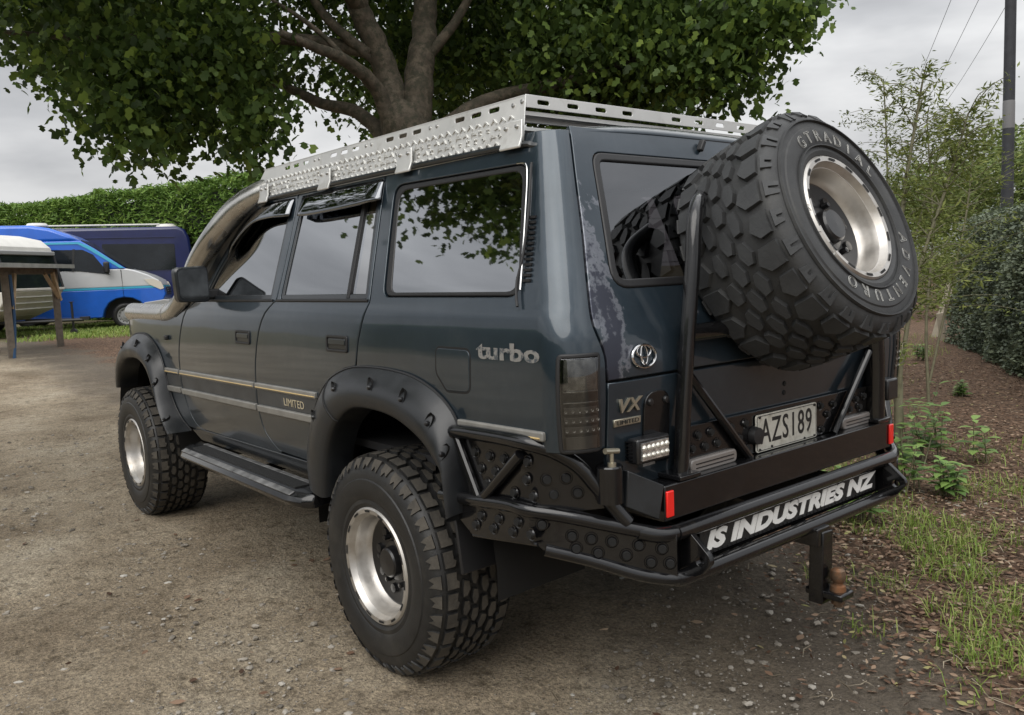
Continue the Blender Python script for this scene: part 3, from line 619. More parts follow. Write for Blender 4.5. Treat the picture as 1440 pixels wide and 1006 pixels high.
# fuel flap
ff = round_poly([(-.372, 1.207), (-.545, 1.207), (-.542, 1.082), (-.425, 1.078), (-.372, 1.13)], [.02, .025, .025, .03, .03])
panel('flap_gap', inset(ff, -.006), S_side, M['gap'], qp, off=.0006, thick=.002, bev=.0006); panel('fuel_flap', ff, S_side, M['paint'], qp, off=.0022, thick=.003, bev=.003)
# --- wheel arch flares
def flare(name, outer, inner, yi, bolts, lipz, joint=None):
    O = spline([S_side(x, z, .004) for x, z in outer], 4); I = spline([V((x, yi+.6*taper(x), z)) for x, z in inner], 4)
    def pick(c, t):
        i = min(len(c)-2, int(t*(len(c)-1))); u = t*(len(c)-1)-i; return c[i].lerp(c[i+1], u)
    n = 72; vs = []; fs = []; m = 13
    for i in range(n+1):
        t = i/n; a = pick(O, t); b = pick(I, t); prof = []
        for j in range(9):
            s = j/8; q = a.lerp(b, s); q.y = a.y+(b.y-a.y)*(1-(1-s)**2.2)+.012*math.sin(PI*s); prof.append(q)
        d = (b-a); d.y = 0; d.normalize()
        e = b+d*.012; prof += [b+d*.006+V((0, -.004, 0)), e+V((0, -.014, 0)), e+V((0, -.04, 0)), e+d*.005+V((0, -.12, 0))]
        vs += [tuple(q) for q in prof]
    for i in range(n):
        for j in range(m-1): fs.append((i*m+j, (i+1)*m+j, (i+1)*m+j+1, i*m+j+1))
    mb = MB(); mb.add(vs, fs); o = mb.build(name, M['flare'], car, angle=50)
    mb = MB(); mb.tube([p+V((0, .001, 0)) for p in O], .0045, 6); mb.build('edge_trim', M['seal'], o)
    if joint:
        i = int(joint*n); mb = MB(); mb.tube([V(vs[i*m+j])+V((0, .0005, 0)) for j in range(11)], .0045, 6); mb.build('joint_line', M['gap'], o)
    for bt in bolts:
        a = pick(O, bt); b = pick(I, bt); q = a.lerp(b, .42); q.y = a.y+(b.y-a.y)*(1-.58**2.2)+.014
        d = (b-a).normalized(); d.y *= .5; d.normalize(); sd2 = d.cross(V((0, 1, 0))).normalized(); out_ = sd2.cross(d).normalized()
        if out_.y < 0: out_ = -out_
        mb = MB(); k = 10; vs2 = []
        for lvl, (sx, sy, dep) in enumerate(((1, 1, .001), (.78, .84, -.010))):
            for i in range(k): t = 2*PI*i/k; vs2.append(q+sd2*(.016*sx*math.cos(t))+d*(.032*sy*math.sin(t))+out_*dep)
        mb.add(vs2, [(i, (i+1) % k, (i+1) % k+k, i+k) for i in range(k)]+[tuple(range(k, 2*k))])
        mb.build('bolt_pocket', M['gap'], o, fix=False)
        mb = MB(); mb.lathe([(.0001, .006), (.006, .005), (.0085, 0), (.0085, -.012)], 10, (0, 0, 0), 'z')
        bo = mb.build('bolt', M['hub'], o); bo.matrix_world = frame3(sd2, d, q+d*.006+out_*.004)
    return o
rf = flare('rear_flare', [(.555, .655), (.570, .731), (.540, .830), (.458, .95), (.368, 1.033), (.275, 1.082), (.142, 1.116), (-.025, 1.124), (-.163, 1.119), (-.268, 1.104), (-.364, 1.073), (-.431, 1.035), (-.472, .992), (-.493, .927), (-.500, .83), (-.505, .72)],
           [(.33, .62), (.315, .70), (.288, .80), (.215, .913), (.083, .986), (-.074, 1.0), (-.199, .99), (-.30, .963), (-.382, .924), (-.437, .878), (-.475, .83), (-.490, .70)], .985, (.22, .35, .475, .60, .73, .86), 0, joint=.30)
rf2 = flare('front_flare', [(3.33, .80), (3.299, .887), (3.2, .984), (3.033, 1.079), (2.809, 1.148), (2.611, 1.16), (2.467, 1.13), (2.354, 1.073), (2.289, .999), (2.255, .901), (2.215, .792), (2.15, .71), (2.04, .650)],
            [(3.17, .80), (3.12, .87), (3.02, .945), (2.88, 1.005), (2.712, 1.030), (2.55, 1.028), (2.42, .988), (2.345, .926), (2.292, .853), (2.235, .772), (2.16, .693), (2.10, .640)], .985, (.16, .30, .44, .58, .72, .90), 0)
mirror(rf); mirror(rf2)
# --- side step
def stepper(s):
    mb = MB(); prof = [(.890, .600), (.905, .624), (.955, .618), (1.005, .618), (1.035, .604), (1.045, .583), (1.030, .562), (.90, .572)]
    xs = [.40, .43, .52, 1.72, 1.80, 1.845]; sc = [.62, .85, 1, 1, .85, .55]
    vs = [(x, s*(.89+(y-.89)*k), z-.004*(1-k)) for x, k in zip(xs, sc) for y, z in prof]; n = len(prof)
    fs = [(i*n+j, i*n+(j+1) % n, (i+1)*n+(j+1) % n, (i+1)*n+j) for i in range(len(xs)-1) for j in range(n)]+[tuple(range(n)), tuple((len(xs)-1)*n+j for j in range(n))]
    mb.add(vs, fs); st = mb.build('side_step', M['blk'], car, bevel=.004)
    mb = MB(); mb.box((1.12, s*.956, .6205), (1.16, .066, .007)); mb.build('step_tread', M['step'], st)
    mb = MB(); mb.box((1.12, s*.909, .621), (1.25, .024, .006)); mb.build('step_edge', M['stepalu'], st, bevel=.002)
    mb = MB(); mb.box((1.12, s*1.021, .612), (1.24, .026, .006), Matrix.Rotation(-s*.38, 3, 'X')); mb.build('step_edge', M['stepalu'], st, bevel=.002)
    for x in (.62, 1.12, 1.62):
        mb = MB(); mb.box((x, s*.72, .585), (.05, .40, .03)); mb.build('step_bracket', M['blk'], st)
stepper(1); stepper(-1)
# --- door mirror
def door_mirror(s):
    pr = round_poly([(-.080, -.088), (.080, -.082), (.088, .080), (-.076, .088)], .028, 5)
    mb = MB(); n = len(pr); vs = []
    for dx, k in ((-.030, .93), (-.022, 1.0), (.01, 1.0), (.030, .82), (.04, .55)): vs += [(dx, y*k, z*k) for y, z in pr]
    fs = [(i*n+j, i*n+(j+1) % n, (i+1)*n+(j+1) % n, (i+1)*n+j) for i in range(4) for j in range(n)]+[tuple(4*n+j for j in range(n)), tuple(range(n))]
    mb.add(vs, fs); o = mb.build('door_mirror', M['frame'], car); o.location = (1.55, s*.985, 1.432); o.rotation_euler = (0, 0, s*.10)
    mb = MB(); mb.prism([(y*.86, z*.84) for y, z in pr], lambda a, b, d: V((d, a, b)), -.0325, -.028); mb.build('mirror_glass', M['mirrorglass'], o)
    mb = MB(); mb.box((.01, -s*.10, -.05), (.05, .09, .05)); mb.build('mirror_arm', M['seal'], o, bevel=.01)
door_mirror(1); door_mirror(-1)
# --- stainless snorkel up the pillar
mb = MB(); pth = [(3.02, .845, 1.275), (2.75, .855, 1.274), (2.36, .86, 1.274), (2.20, .868, 1.283), (2.06, .875, 1.318), (1.90, .885, 1.39), (1.72, .875, 1.545), (1.535, .852, 1.667), (1.42, .80, 1.765), (1.32, .74, 1.825), (1.22, .665, 1.865), (1.12, .60, 1.885)]
mb.tube(pth, .057, 24, smooth=6); sn = mb.build('snorkel', M['steel'], car, angle=50)
mb = MB()
mb.tube([(1.93, .878, 1.372), (1.885, .884, 1.402)], .0595, 24); mb.tube([(2.30, .862, 1.277), (2.26, .864, 1.279)], .0595, 24); mb.build('snorkel_band', M['steel'], sn)
mb = MB(); mb.box((1.60, .86, 1.60), (.05, .05, .03)); mb.build('snorkel_bracket', M['blk'], sn)
# --- tail lamps
def tail_lamp():
    z0, z1 = .946, 1.212; aF = -.908; A = lambda z: a_of_y(.792, z)
    out = round_poly([(aF, z0), (aF, z1), (A(z1), z1), (A(z0), z0)], .016)
    o = panel('tail_lamp', out, S_side, M['seal'], car, holes=[inset(out, .013)], off=.006, thick=.014, bev=.005, gridx=.02, step=.012)
    inn = inset(out, .012); panel('lamp_back', inn, S_side, M['hub'], o, off=.0005, thick=.002, bev=.001, gridx=.02, step=.012)
    def bar(za, zb, m, o1, x0=.02, x1=.02): panel('lamp_segment', [(aF-x0, za), (aF-x0, zb), (A(zb)+x1, zb), (A(za)+x1, za)], S_side, m, o, off=o1, thick=.003, bev=.001, gridx=.02, step=.012)
    bar(1.115, 1.196, M['lampin'], .0025); bar(.958, .992, M['amber'], .0025)
    for k in range(3):
        z = 1.010+k*.026; bar(z-.009, z+.009, M['amber'], .0025)
        for j in range(6):
            a = aF-.026-j*.0165; mb = MB(); mb.lathe([(.0002, .003), (.003, .001), (.004, -.003)], 8, (0, 0, 0), 'z'); d = mb.build('led', M['lens'], o); nn = nrm(S_side, a, z); d.matrix_world = frame3(nn.cross(V((0, 0, 1))), (0, 0, 1), S_side(a, z, .006))
    for z in (1.112, 1.083): bar(z-.002, z+.002, M['lampin'], .005)
    panel('lens', inn, S_side, M['smoke'], o, off=.0085, thick=.003, bev=.002, gridx=.012, step=.012)
    return o
tl = tail_lamp(); mirror(tl)
# --- tailgates
st_ = spl2(seam, 3)
def seam_y(z):
    for (y0, z0), (y1, z1) in zip(st_, st_[1:]):
        if z0 <= z <= z1: return y0+(y1-y0)*(z-z0)/(z1-z0)
    return st_[-1][0]
zs = [1.131+(1.845-1.131)*k/24 for k in range(25)]
up = [(seam_y(z)-GAP, z) for z in zs]; up = up+[(-y, z) for y, z in up[::-1]]
rwin = round_poly([(.590, 1.770), (-.590, 1.770), (-.685, 1.372), (.685, 1.372)], .055)
tg = panel('upper_tailgate', up, S_rear, M['peel'], car, holes=[rwin], gridx=.06)
panel('window_seal', inset(rwin, .001), S_rear, M['seal'], tg, holes=[inset(rwin, .026)], off=.004, thick=.018, bev=.006, gridx=.06)
panel('rear_window', inset(rwin, .023), S_rear, M['glassr'], tg, off=-.004, thick=.004, bev=.001, gridx=.06)
for k in range(9):   # demister wires
    z = 1.44+k*.033; mb = MB(); w = .60-.08*(z-1.44)/.3; mb.tube([S_rear(-w+2*w*i/10, z, -.0105) for i in range(11)], .0008, 4); mb.build('demister_wire', M['rust'], tg, angle=0)
mb = MB(); mb.tube([S_rear(.62, 1.40, -.03), S_rear(.60, 1.56, -.03), S_rear(.545, 1.735, -.03)], .011, 6); mb.build('belt_webbing', mat('red_webbing', (.16, .02, .018), .8), tg)
mb = MB(); mb.box(S_rear(.065, 1.818, .012), (.022, .016, .04), Matrix.Rotation(.5, 3, 'X')); mb.build('washer_nozzle', M['seal'], tg, bevel=.004)
lowz = [.80, .90, 1.0, 1.1, 1.124]; lo = [(seam_y(z)-GAP, z) for z in lowz]; lo = lo+[(-y, z) for y, z in lo[::-1]]
lt = panel('lower_tailgate', lo, S_rear, M['paint'], car, gridx=.06)
bk = [(y*.98, z) for y, z in ([(seam_y(z), z) for z in [.80, 1.0, 1.2, 1.3]]+[(-seam_y(z), z) for z in [1.3, 1.2, 1.0, .80]])]
panel('tailgate_inner', bk, S_rear, M['gap'], car, off=-.02, thick=.01)
# maker's emblem: three interlocked ovals
def oval(cy, cz, ry, rz, rad): return [S_rear(cy+ry*math.cos(2*PI*i/28), cz+rz*math.sin(2*PI*i/28), .006) for i in range(29)]
mb = MB()
for a in ((.632, 1.185, .046, .031, .0038), (.632, 1.1985, .0275, .0165, .0028), (.632, 1.189, .0125, .026, .0028)): mb.tube(oval(*a), a[4], 8, cap=False)
mb.build('oval_emblem', M['chrome'], tg)
RX = lambda p: frame3((0, -1, 0), (0, 0, 1), p)
text_obj('vx_lettering', 'VX', .052, M['brass'], lt, RX(S_rear(.702, 1.056, .004)), width=.092, extrude=.003, bold=.001, shear=.3)
pb = panel('trim_badge', [(.648, 1.002), (.752, 1.002), (.752, 1.022), (.648, 1.022)], S_rear, M['brass'], lt, off=.005, thick=.005, bev=.002)
text_obj('badge_lettering', 'LIMITED', .016, M['ink'], lt, RX(S_rear(.70, 1.012, .0062)), width=.085, extrude=.0006)
arch = round_poly([(.638, .88), (.638, 1.085), (.532, 1.085), (.532, .88)], [0, .05, .05, 0], 6)
ap = panel('tailgate_plate', arch, S_rear, M['blk'], lt, off=.008, thick=.010, bev=.003)
for y, z in ((.617, 1.055), (.553, 1.055)):
    mb = MB(); mb.lathe([(.0001, .006), (.009, .005), (.011, 0), (.011, -.004)], 12, (0, 0, 0), 'z'); b_ = mb.build('bolt', M['hub'], ap); b_.matrix_world = RX(S_rear(y, z, .010))
for y, z in ((-.05, 1.08), (-.045, 1.03), (-.045, 1.0), (-.08, 1.10)):
    mb = MB(); mb.lathe([(.0001, .002), (.007, .002), (.009, 0)], 10, (0, 0, 0), 'z'); b_ = mb.build('grommet', M['gap'], lt); b_.matrix_world = RX(S_rear(y, z, .001))

# ------------------------------------------------------------------ wheels: axis = local y, outer face at y = 0
def interp(tab, v):
    for (a, *p), (b, *q) in zip(tab, tab[1:]):
        if v <= b:
            t = max(0, (v-a)/(b-a)); return [x+(y-x)*t for x, y in zip(p, q)]
    return list(tab[-1][1:])
def tyre(R, W, rim, rings, pitches, h, m, parent, seed):
    rnd = random.Random(seed)
    half = [(-.34, R*.78, .012), (-.20, R*.885, .006), (-.08, R*.955, -.010), (0, R*.986, -.030), (.12, R*.995, -W*.16), (.3, R*.9985, -W*.32), (.5, R, -W/2)]
    tab = half+[(1-v, r, -W-y) for v, r, y in half[-2::-1]]
    prof = [(rim-.004, -.014), (rim+.004, .001), (rim+.016, .007), (rim+.030, .005), (rim+.034, .0075), (R*.68, .0125), (R*.75, .0135), (R*.775, .0125), (R*.785, .0085), (R*.83, .007), (R*.885, -.001), (R*.93, -.013), (R*.955, -.030), (R-h*1.02, -.05), (R-h, -W*.3), (R-h, -W/2)]
    prof = prof+[(r, -W-y) for r, y in prof[-2::-1]]
    mb = MB(); mb.lathe(prof, 96); tops = set()
    for r0, d in rings: mb.lathe([(r0-.003, .006), (r0-.0015, .0145), (r0+.0015, .0145), (r0+.003, .006)], 96)
    def block(poly, k, hh, shrink=.90, N_=1):
        cu = sum(p[0] for p in poly)/len(poly); cv = sum(p[1] for p in poly)/len(poly); vs = []
        for lvl in (0, 1):
            for u, v in poly:
                s = shrink if lvl else 1.0; uu = cu+(u-cu)*s; vv = cv+(v-cv)*s
                r, y = interp(tab, vv); r2, y2 = interp(tab, vv+.01); t = V((r2-r, y2-y)).normalized(); nx_, ny_ = -t.y, t.x
                o = 0 if lvl else -hh*1.25
                rr = r+nx_*o if nx_ > 0 else r-nx_*o; yy = y+(ny_*o if nx_ > 0 else -ny_*o)
                a = 2*PI*(k+uu)/pitches[0]; vs.append((rr*math.cos(a), yy, rr*math.sin(a)))
        n = len(poly); tops.add(len(mb.f)); mb.add(vs, [tuple(range(n, 2*n))]+[(i, (i+1) % n, n+(i+1) % n, n+i) for i in range(n)])
    for k in range(pitches[0]):
        for poly, jit in pitches[1](k):
            block([(u+rnd.uniform(-jit, jit), v+rnd.uniform(-jit, jit)*.25) for u, v in poly], k, h, pitches[2])
    o = mb.build('tyre', m, parent, angle=32, fix=False)
    o.data.materials.append(pitches[3]); o.data.polygons.foreach_set('material_index', [1 if i in tops else 0 for i in range(len(o.data.polygons))])
    return o
def at_pitch(k):
    z = .035 if k % 2 else 0; out = []
    for fl in (0, 1):
        f = (lambda v: 1-v) if fl else (lambda v: v); d = .5 if fl else 0
        out += [([(.05+d, f(.0)), (.93+d, f(.0)), (.93+d, f(.19+z)), (.62+d, f(.225)), (.50+d, f(.19)), (.05+d, f(.20))], .015),
                ([(.10+d, f(-.04)), (.86+d, f(-.04)), (.80+d, f(-.20-z)), (.52+d, f(-.15)), (.30+d, f(-.23)), (.14+d, f(-.15))], .02)]
    for row, (v, d) in enumerate(((.305, 0), (.435, .5), (.565, .05), (.695, .55))):
        w = .057
        out.append(([(-.44+d, v-w*.6), (.06+d, v-w), (.42+d, v-w*.7), (.46+d, v+w*.3), (.12+d, v+w), (-.38+d, v+w*.75)], .05))
    return out
def mt_pitch(k):
    z = .05 if k % 2 else 0; out = []
    for fl in (0, 1):
        f = (lambda v: 1-v) if fl else (lambda v: v); d = .5 if fl else 0
        out += [([(.04+d, f(.0)), (.86+d, f(.0)), (.92+d, f(.16+z)), (.56+d, f(.25+z)), (.08+d, f(.19+z))], .01),
                ([(.16+d, f(-.03)), (.76+d, f(-.03)), (.70+d, f(-.17-z)), (.56+d, f(-.17-z)), (.52+d, f(-.08)), (.42+d, f(-.08)), (.38+d, f(-.17-z)), (.22+d, f(-.17-z))], .008)]
    for r_, (v, d) in enumerate(((.355, .05), (.50, .50), (.645, .0))):
        w = .066; out.append(([(-.42+d, v-w*.35), (.02+d, v-w), (.40+d, v-w*.55), (.44+d, v+w*.45), (.0+d, v+w), (-.38+d, v+w*.6)], .04))
    return out
def make_wheel(parent, R, W, rim, tyre_mat, pitches, rings, seed):
    t = tyre(R, W, rim, rings, pitches, .0125 if pitches[0] > 25 else .016, tyre_mat, parent, seed)
    mb = MB(); mb.lathe([(rim-.030, -.022), (rim-.022, -.006), (rim-.018, .004), (rim-.004, .006), (rim+.002, .0), (rim, -.02), (rim-.02, -.03)], 72)
    mb.lathe([(rim-.018, .002), (rim-.020, -.014), (rim-.029, -.018), (rim-.034, -.034), (rim-.036, -.056), (rim-.044, -.074), (rim-.054, -.086), (rim-.058, -.105), (rim-.10, -.120)], 72)
    mb.build('rim', M['alu'], parent, angle=28)
    mb = MB()
    for k in range(14):
        a0 = 2*PI*k/14; vs = []
        for a in np.linspace(a0, a0+.17, 5):
            for r in (rim-.0148, rim-.0072): vs.append((r*math.cos(a), .0068, r*math.sin(a)))
        mb.add(vs, [(2*i, 2*i+1, 2*i+3, 2*i+2) for i in range(4)])
    mb.build('rim_slots', M['gap'], parent, fix=False, angle=0)['kind'] = 'stuff'
    mb = MB(); mb.lathe([(rim-.042, -.080), (rim-.054, -.075), (rim-.085, -.086), (.075, -.090), (.070, -.078), (.055, -.076), (.052, -.050), (.046, -.044), (.0005, -.042)], 36)
    for k in range(8):
        a = 2*PI*k/8+.2; mb.lathe([(.0005, -.075), (.016, -.076), (.018, -.090)], 10, (rim*.53*math.cos(a), 0, rim*.53*math.sin(a)))
    hb = mb.build('hub', M['hub'], parent)
    for k in range(6):
        a = 2*PI*k/6; mb = MB(); mb.lathe([(.0003, -.062), (.009, -.064), (.010, -.085)], 6, (.088*math.cos(a), 0, .088*math.sin(a))); mb.build('wheel_nut', M['hub'], parent)
def copy_children(src, dst):
    for ch in src.children:
        c = ch.copy(); COL.objects.link(c); c.parent = dst
w0 = empty('wheel', (0, .956, .430), parent=car)
make_wheel(w0, .394, .315, .2053, M['rubber'], (36, at_pitch, .86, M['dust']), [], 3)
for x, s, rot in ((2.85, 1, .7), (0, -1, .3), (2.85, -1, 1.1)):
    w = empty('wheel', (x, s*.956, .430), parent=car); w.rotation_euler = (0, rot, 0 if s > 0 else 0); w.scale = (1, s, 1); copy_children(w0, w)
# spare wheel leaning with the tailgate
tl_ = .4011; n_ = V((-math.cos(tl_), 0, math.sin(tl_)))
sp_ = link('spare_wheel', None, car)
sp_.matrix_world = Matrix(((0, -math.cos(tl_), math.sin(tl_), -1.2236), (-1, 0, 0, .0054), (0, math.sin(tl_), math.cos(tl_), 1.5507), (0, 0, 0, 1)))
# local x -> world -y (viewer's right), local y -> outwards, local z -> up in the wheel plane; that is left-handed, so flip x
sp_.matrix_world = sp_.matrix_world @ Matrix.Diagonal((1, 1, 1, 1))
make_wheel(sp_, .374, .36, .2004, M['rubber2'], (25, mt_pitch, .88, M['dust2']), [(.316, 0), (.232, 0)], 5)
def ring_text(body, r, a0, a1, size, parent, inward=False, yy=.0145):
    mb = MB(); n = len(body)
    for i, ch in enumerate(body):
        a = math.radians(a0+(a1-a0)*i/(n-1)); c_, s_ = math.cos(a), math.sin(a)
        y = V((c_, 0, s_)); x = V((s_, 0, -c_))
        if inward: y, x = -y, -x
        me_ = text_mesh(ch, size, outline=.0009); me_.transform(Matrix(((x.x, y.x, 0, r*c_), (0, 0, 1, yy), (x.z, y.z, 0, r*s_), (0, 0, 0, 1))))
        mb.add([v.co for v in me_.vertices], [tuple(p.vertices) for p in me_.polygons]); bpy.data.meshes.remove(me_)
    return mb.build('raised_lettering', M['letter'], parent, angle=0, fix=False)
ring_text('GTRADIAL', .259, 118, 36, .052, sp_); ring_text('ADVENTURO', .256, -18, -126, .050, sp_); ring_text('M/T', .2185, 174, 214, .030, sp_, True, .0085)
def rim_text(parent):
    mb = MB()
    for i, ch in enumerate('RACING WHEELS'):
        a = math.radians(78-3.6*i); r = .163
        me_ = text_mesh(ch, .0125, extrude=.0004); y = V((math.cos(a), 0, math.sin(a))); x = V((math.sin(a), 0, -math.cos(a)))
        me_.transform(Matrix(((x.x, 0, -y.x, r*y.x), (0, 1, 0, -.085), (x.z, 0, -y.z, r*y.z), (0, 0, 0, 1))))
        mb.add([v.co for v in me_.vertices], [tuple(p.vertices) for p in me_.polygons]); bpy.data.meshes.remove(me_)
    return mb.build('rim_lettering', M['ink'], parent, angle=0, fix=False)
rim_text(sp_)

# ------------------------------------------------------------------ steel rear bar
P1, P2 = V((-.82, .928)), V((-1.04, .658)); CHL = (P2-P1).length
def S_wing(a, z, off=0.0):
    if a >= -.82: return V((a, .928+off, z))
    s = (-.82-a)/CHL; p = P1.lerp(P2, s); d = (P2-P1).normalized(); n = V((d.y, -d.x))
    n = V((-abs(n.x), abs(n.y))); k = min(1, s*6)
    return V((p.x+n.x*off*k, p.y+off*(1-k)+n.y*off*k, z))
cx = lambda s: -.82-s*CHL
def dimple(y_or_a, z, S, parent, off, r=.0125):
    n = nrm(S, y_or_a, z, off); p = S(y_or_a, z, off)
    if 'm' not in DM:
        mb = MB(); mb.lathe([(1.5, 0.0), (1.35, .12), (1.15, .10), (.95, -.25), (.85, -.8), (.0005, -.8)], 14, (0, 0, 0), 'z'); o = mb.build('dimple', M['blk'], parent); o.data.materials.append(M['gap']); o.data.polygons.foreach_set('material_index', [1 if i % 5 >= 3 else 0 for i in range(len(o.data.polygons))]); DM['m'] = o.data
    else: o = link('dimple', DM['m'], parent)
    m3 = frame3(n.cross(V((0, 0, 1))), (0, 0, 1), p+n*.0015); o.matrix_world = m3 @ Matrix.Diagonal((r, r, .012, 1))
    return o
DM = {}
for s in (1, -1):
    T = (lambda p: V((p[0], s*p[1], p[2])))
    wing = link('bumper_wing', None, car)
    if s == -1: wing.scale = (1, -1, 1)
    T = lambda p: V(p)
    mb = MB(); mb.tube([(-.468, .93, .950), (-.485, .93, .962), (-.65, .93, .968), (-.80, .928, .968), (-.864, .882, .945), (-.904, .832, .903), (-.934, .795, .845), (-.961, .760, .787), (-.985, .73, .740)], .021, 14, smooth=6); mb.build('top_tube', M['blk'], wing)
    mb = MB(); mb.tube([(-.478, .93, .955), (-.588, .93, .765)], .013, 10); mb.build('front_tube', M['blk'], wing)
    mb = MB(); mb.tube([(-.395, .93, .752), (-.588, .93, .768), (-.717, .93, .781), (-.80, .925, .780), (-.879, .862, .766), (-.957, .766, .735), (-1.02, .68, .708)], .020, 14, smooth=6); mb.build('middle_tube', M['blk'], wing)
    mb = MB(); mb.tube([(-.62, .935, .790), (-.785, .935, .935)], .015, 12); mb.build('brace_tube', M['blk'], wing)
    mb = MB(); mb.tube([(-.545, .926, .656), (-.83, .920, .690)], .007, 8); mb.tube([(-.84, .905, .674), (-.92, .807, .637), (-1.002, .712, .594), (-1.05, .64, .574), (-1.06, .60, .570)], .018, 12, smooth=5); mb.build('lower_tube', M['blk'], wing)
    up_ = panel('gusset_plate', [(-.49, .952), (-.82, .962), (cx(.2), .940), (cx(.38), .897), (cx(.52), .838), (cx(.64), .78), (cx(.27), .772), (-.82, .785), (-.60, .775)], S_wing, M['blk'], wing, off=-.010, thick=.005, bev=.001)
    lw_ = panel('lower_plate', [(-.385, .750), (-.60, .768), (-.82, .780), (cx(.27), .764), (cx(.62), .733), (cx(1.12), .70), (cx(1.12), .572), (cx(.83), .588), (cx(.46), .633), (cx(.08), .672), (-.83, .690), (-.545, .656)], S_wing, M['blk'], wing, off=.004, thick=.006, bev=.0015)
    if s == 1:
        for a, z in [(-.632, .906), (-.697, .908), (-.563, .908), (-.588, .863), (-.655, .865), (-.614, .823), (-.80, .914), (-.792, .864), (-.860, .866), (-.915, .868), (-.737, .817), (-.819, .821), (-.880, .823), (-.945, .826)]: dimple(a, z, S_wing, wing, -.010)
        for a, z in [(-.598, .727), (-.68, .734), (-.765, .742), (-.846, .745), (-.569, .694), (-.652, .700), (-.739, .709), (-.818, .718)]+[(cx(t), z) for t, z in ((.82, .677), (1.0, .664), (.91, .627), (.72, .650), (.61, .690), (1.06, .622), (.45, .70), (.5, .66), (.3, .71), (.33, .675))]: dimple(a, z, S_wing, wing, .004)
    fl = MB(); fl.box((-.452, .83, .635), (.012, .19, .25), Matrix.Rotation(.16, 3, 'Y')); fl.build('mud_flap', M['seal'], wing, bevel=.004)
bar = link('rear_bar', None, car)
def rb(pts, r, name, sm=5): mb = MB(); mb.tube(pts, r, 14, smooth=sm); return mb.build(name, M['blk'], bar)
rb([(-1.0, .705, .712), (-1.034, .66, .700), (-1.048, .61, .697), (-1.05, .55, .697), (-1.05, 0, .697), (-1.05, -.55, .697), (-1.048, -.61, .697), (-1.034, -.66, .700), (-1.0, -.705, .712)], .023, 'upper_tube')
rb([(-1.05, .62, .572), (-1.058, .55, .567), (-1.06, 0, .567), (-1.058, -.55, .567), (-1.05, -.62, .572)], .023, 'lower_tube')
mb = MB(); mb.box((-1.022, 0, .632), (.010, 1.24, .11)); mb.build('sign_back', M['blk'], bar)
mb = MB(); mb.box((-1.034, -.018, .631), (.006, 1.01, .078)); sg = mb.build('sign_plate', M['step'], bar, bevel=.002)
mb = MB()
for k in range(44):
    for zz in (.597, .665): mb.box((-1.0378, -.50+.0225*k, zz), (.003, .012, .005))
mb.build('sign_perforation', M['hub'], bar, angle=0)['kind'] = 'stuff'
text_obj('sign_lettering', 'IS INDUSTRIES NZ', .070, M['white'], bar, RX((-1.0385, -.012, .6305)), width=.985, extrude=.001, bold=.0040, shear=.25)
for s in (1, -1):
    poly = round_poly([(-1.03, .715), (-1.055, .700), (-1.128, .640), (-1.136, .618), (-1.105, .580), (-1.065, .560), (-1.03, .555)], [0, .01, .02, .015, .02, .01, 0], 4)
    hole = [(-1.098+.0135*math.cos(2*PI*i/16), .617+.0135*math.sin(2*PI*i/16)) for i in range(16)]
    tb = panel('recovery_point', poly, lambda a, b, off=0: V((a, .56+off, b)), M['blk'], bar, holes=[hole], off=.009, thick=.018, bev=.002, step=.01)
    tb2 = panel('recovery_point', poly, lambda a, b, off=0: V((a, .56-off, b)), M['blk'], bar, holes=[hole], off=.009, thick=.004, bev=.002, step=.01)
    if s == -1: tb.scale = (1, -1, 1); tb2.scale = (1, -1, 1)
# swing-arm beam
mb = MB(); mb.box((-.975, -.008, .777), (.112, 1.275, .102)); beam = mb.build('swing_beam', M['blk'], car, bevel=.004)
mb = MB(); mb.add([(-1.031, .630, .832), (-1.038, .660, .742), (-.985, .735, .784), (-.989, .728, .884), (-.90, .63, .832), (-.90, .66, .742), (-.92, .735, .784), (-.92, .728, .884)],
       [(0, 1, 2, 3), (4, 7, 6, 5), (0, 3, 7, 4), (1, 5, 6, 2), (3, 2, 6, 7), (0, 4, 5, 1)]); mb.build('beam_end', M['flare'], beam, bevel=.003)
for y in (.612, -.655 + .012):
    mb = MB(); mb.box((-1.034, y, .776), (.008, .030, .074)); mb.build('reflector', M['red'], beam, bevel=.003)
mb = MB(); mb.lathe([(.0005, .902), (.034, .902), (.037, .898), (.037, .80), (.0005, .80)], 20, (-.958, .768, 0), 'z'); pv = mb.build('latch_post', M['blk'], beam)
mb = MB(); mb.lathe([(.012, .90), (.012, .912), (.006, .914), (.006, .940)], 12, (-.975, .775, 0), 'z'); mb.tube([(-.975, .800, .947), (-.975, .750, .940)], .008, 10); mb.build('latch_pin', M['brass'], beam)
pn = panel('plate_panel', [(.500, .832), (.500, .964), (-.575, .960), (-.575, .830)], lambda a, b, off=0: V((-.976-off, a, b)), M['blk'], beam, off=.008, thick=.008, bev=.0015)
S_pan = lambda a, b, off=0: V((-.976-off, a, b))
for y, z in [(.424, .933), (.365, .934), (.266, .934), (.452, .898), (.392, .895), (.334, .896), (.192, .934), (.225, .894), (.184, .856), (-.241, .931), (-.323, .926), (-.284, .896), (-.246, .848), (-.477, .924), (-.531, .929), (-.436, .893), (-.501, .893)]: dimple(y, z, S_pan, beam, .008, .011)
for c_, w in ((.362, .222), (-.474, .212)):
    o = panel('led_bar', round_poly([(c_-w/2, .826), (c_+w/2, .826), (c_+w/2, .868), (c_-w/2, .868)], .02), S_pan, M['amber'], beam, off=.024, thick=.018, bev=.006, step=.01)
mb = MB()
for c_, w in ((.362, .18), (-.474, .17)):
    for dz in (-.006, .006): mb.box((-1.0005, c_, .847+dz), (.002, w, .003))
mb.build('lamp_ribs', M['hub'], beam)
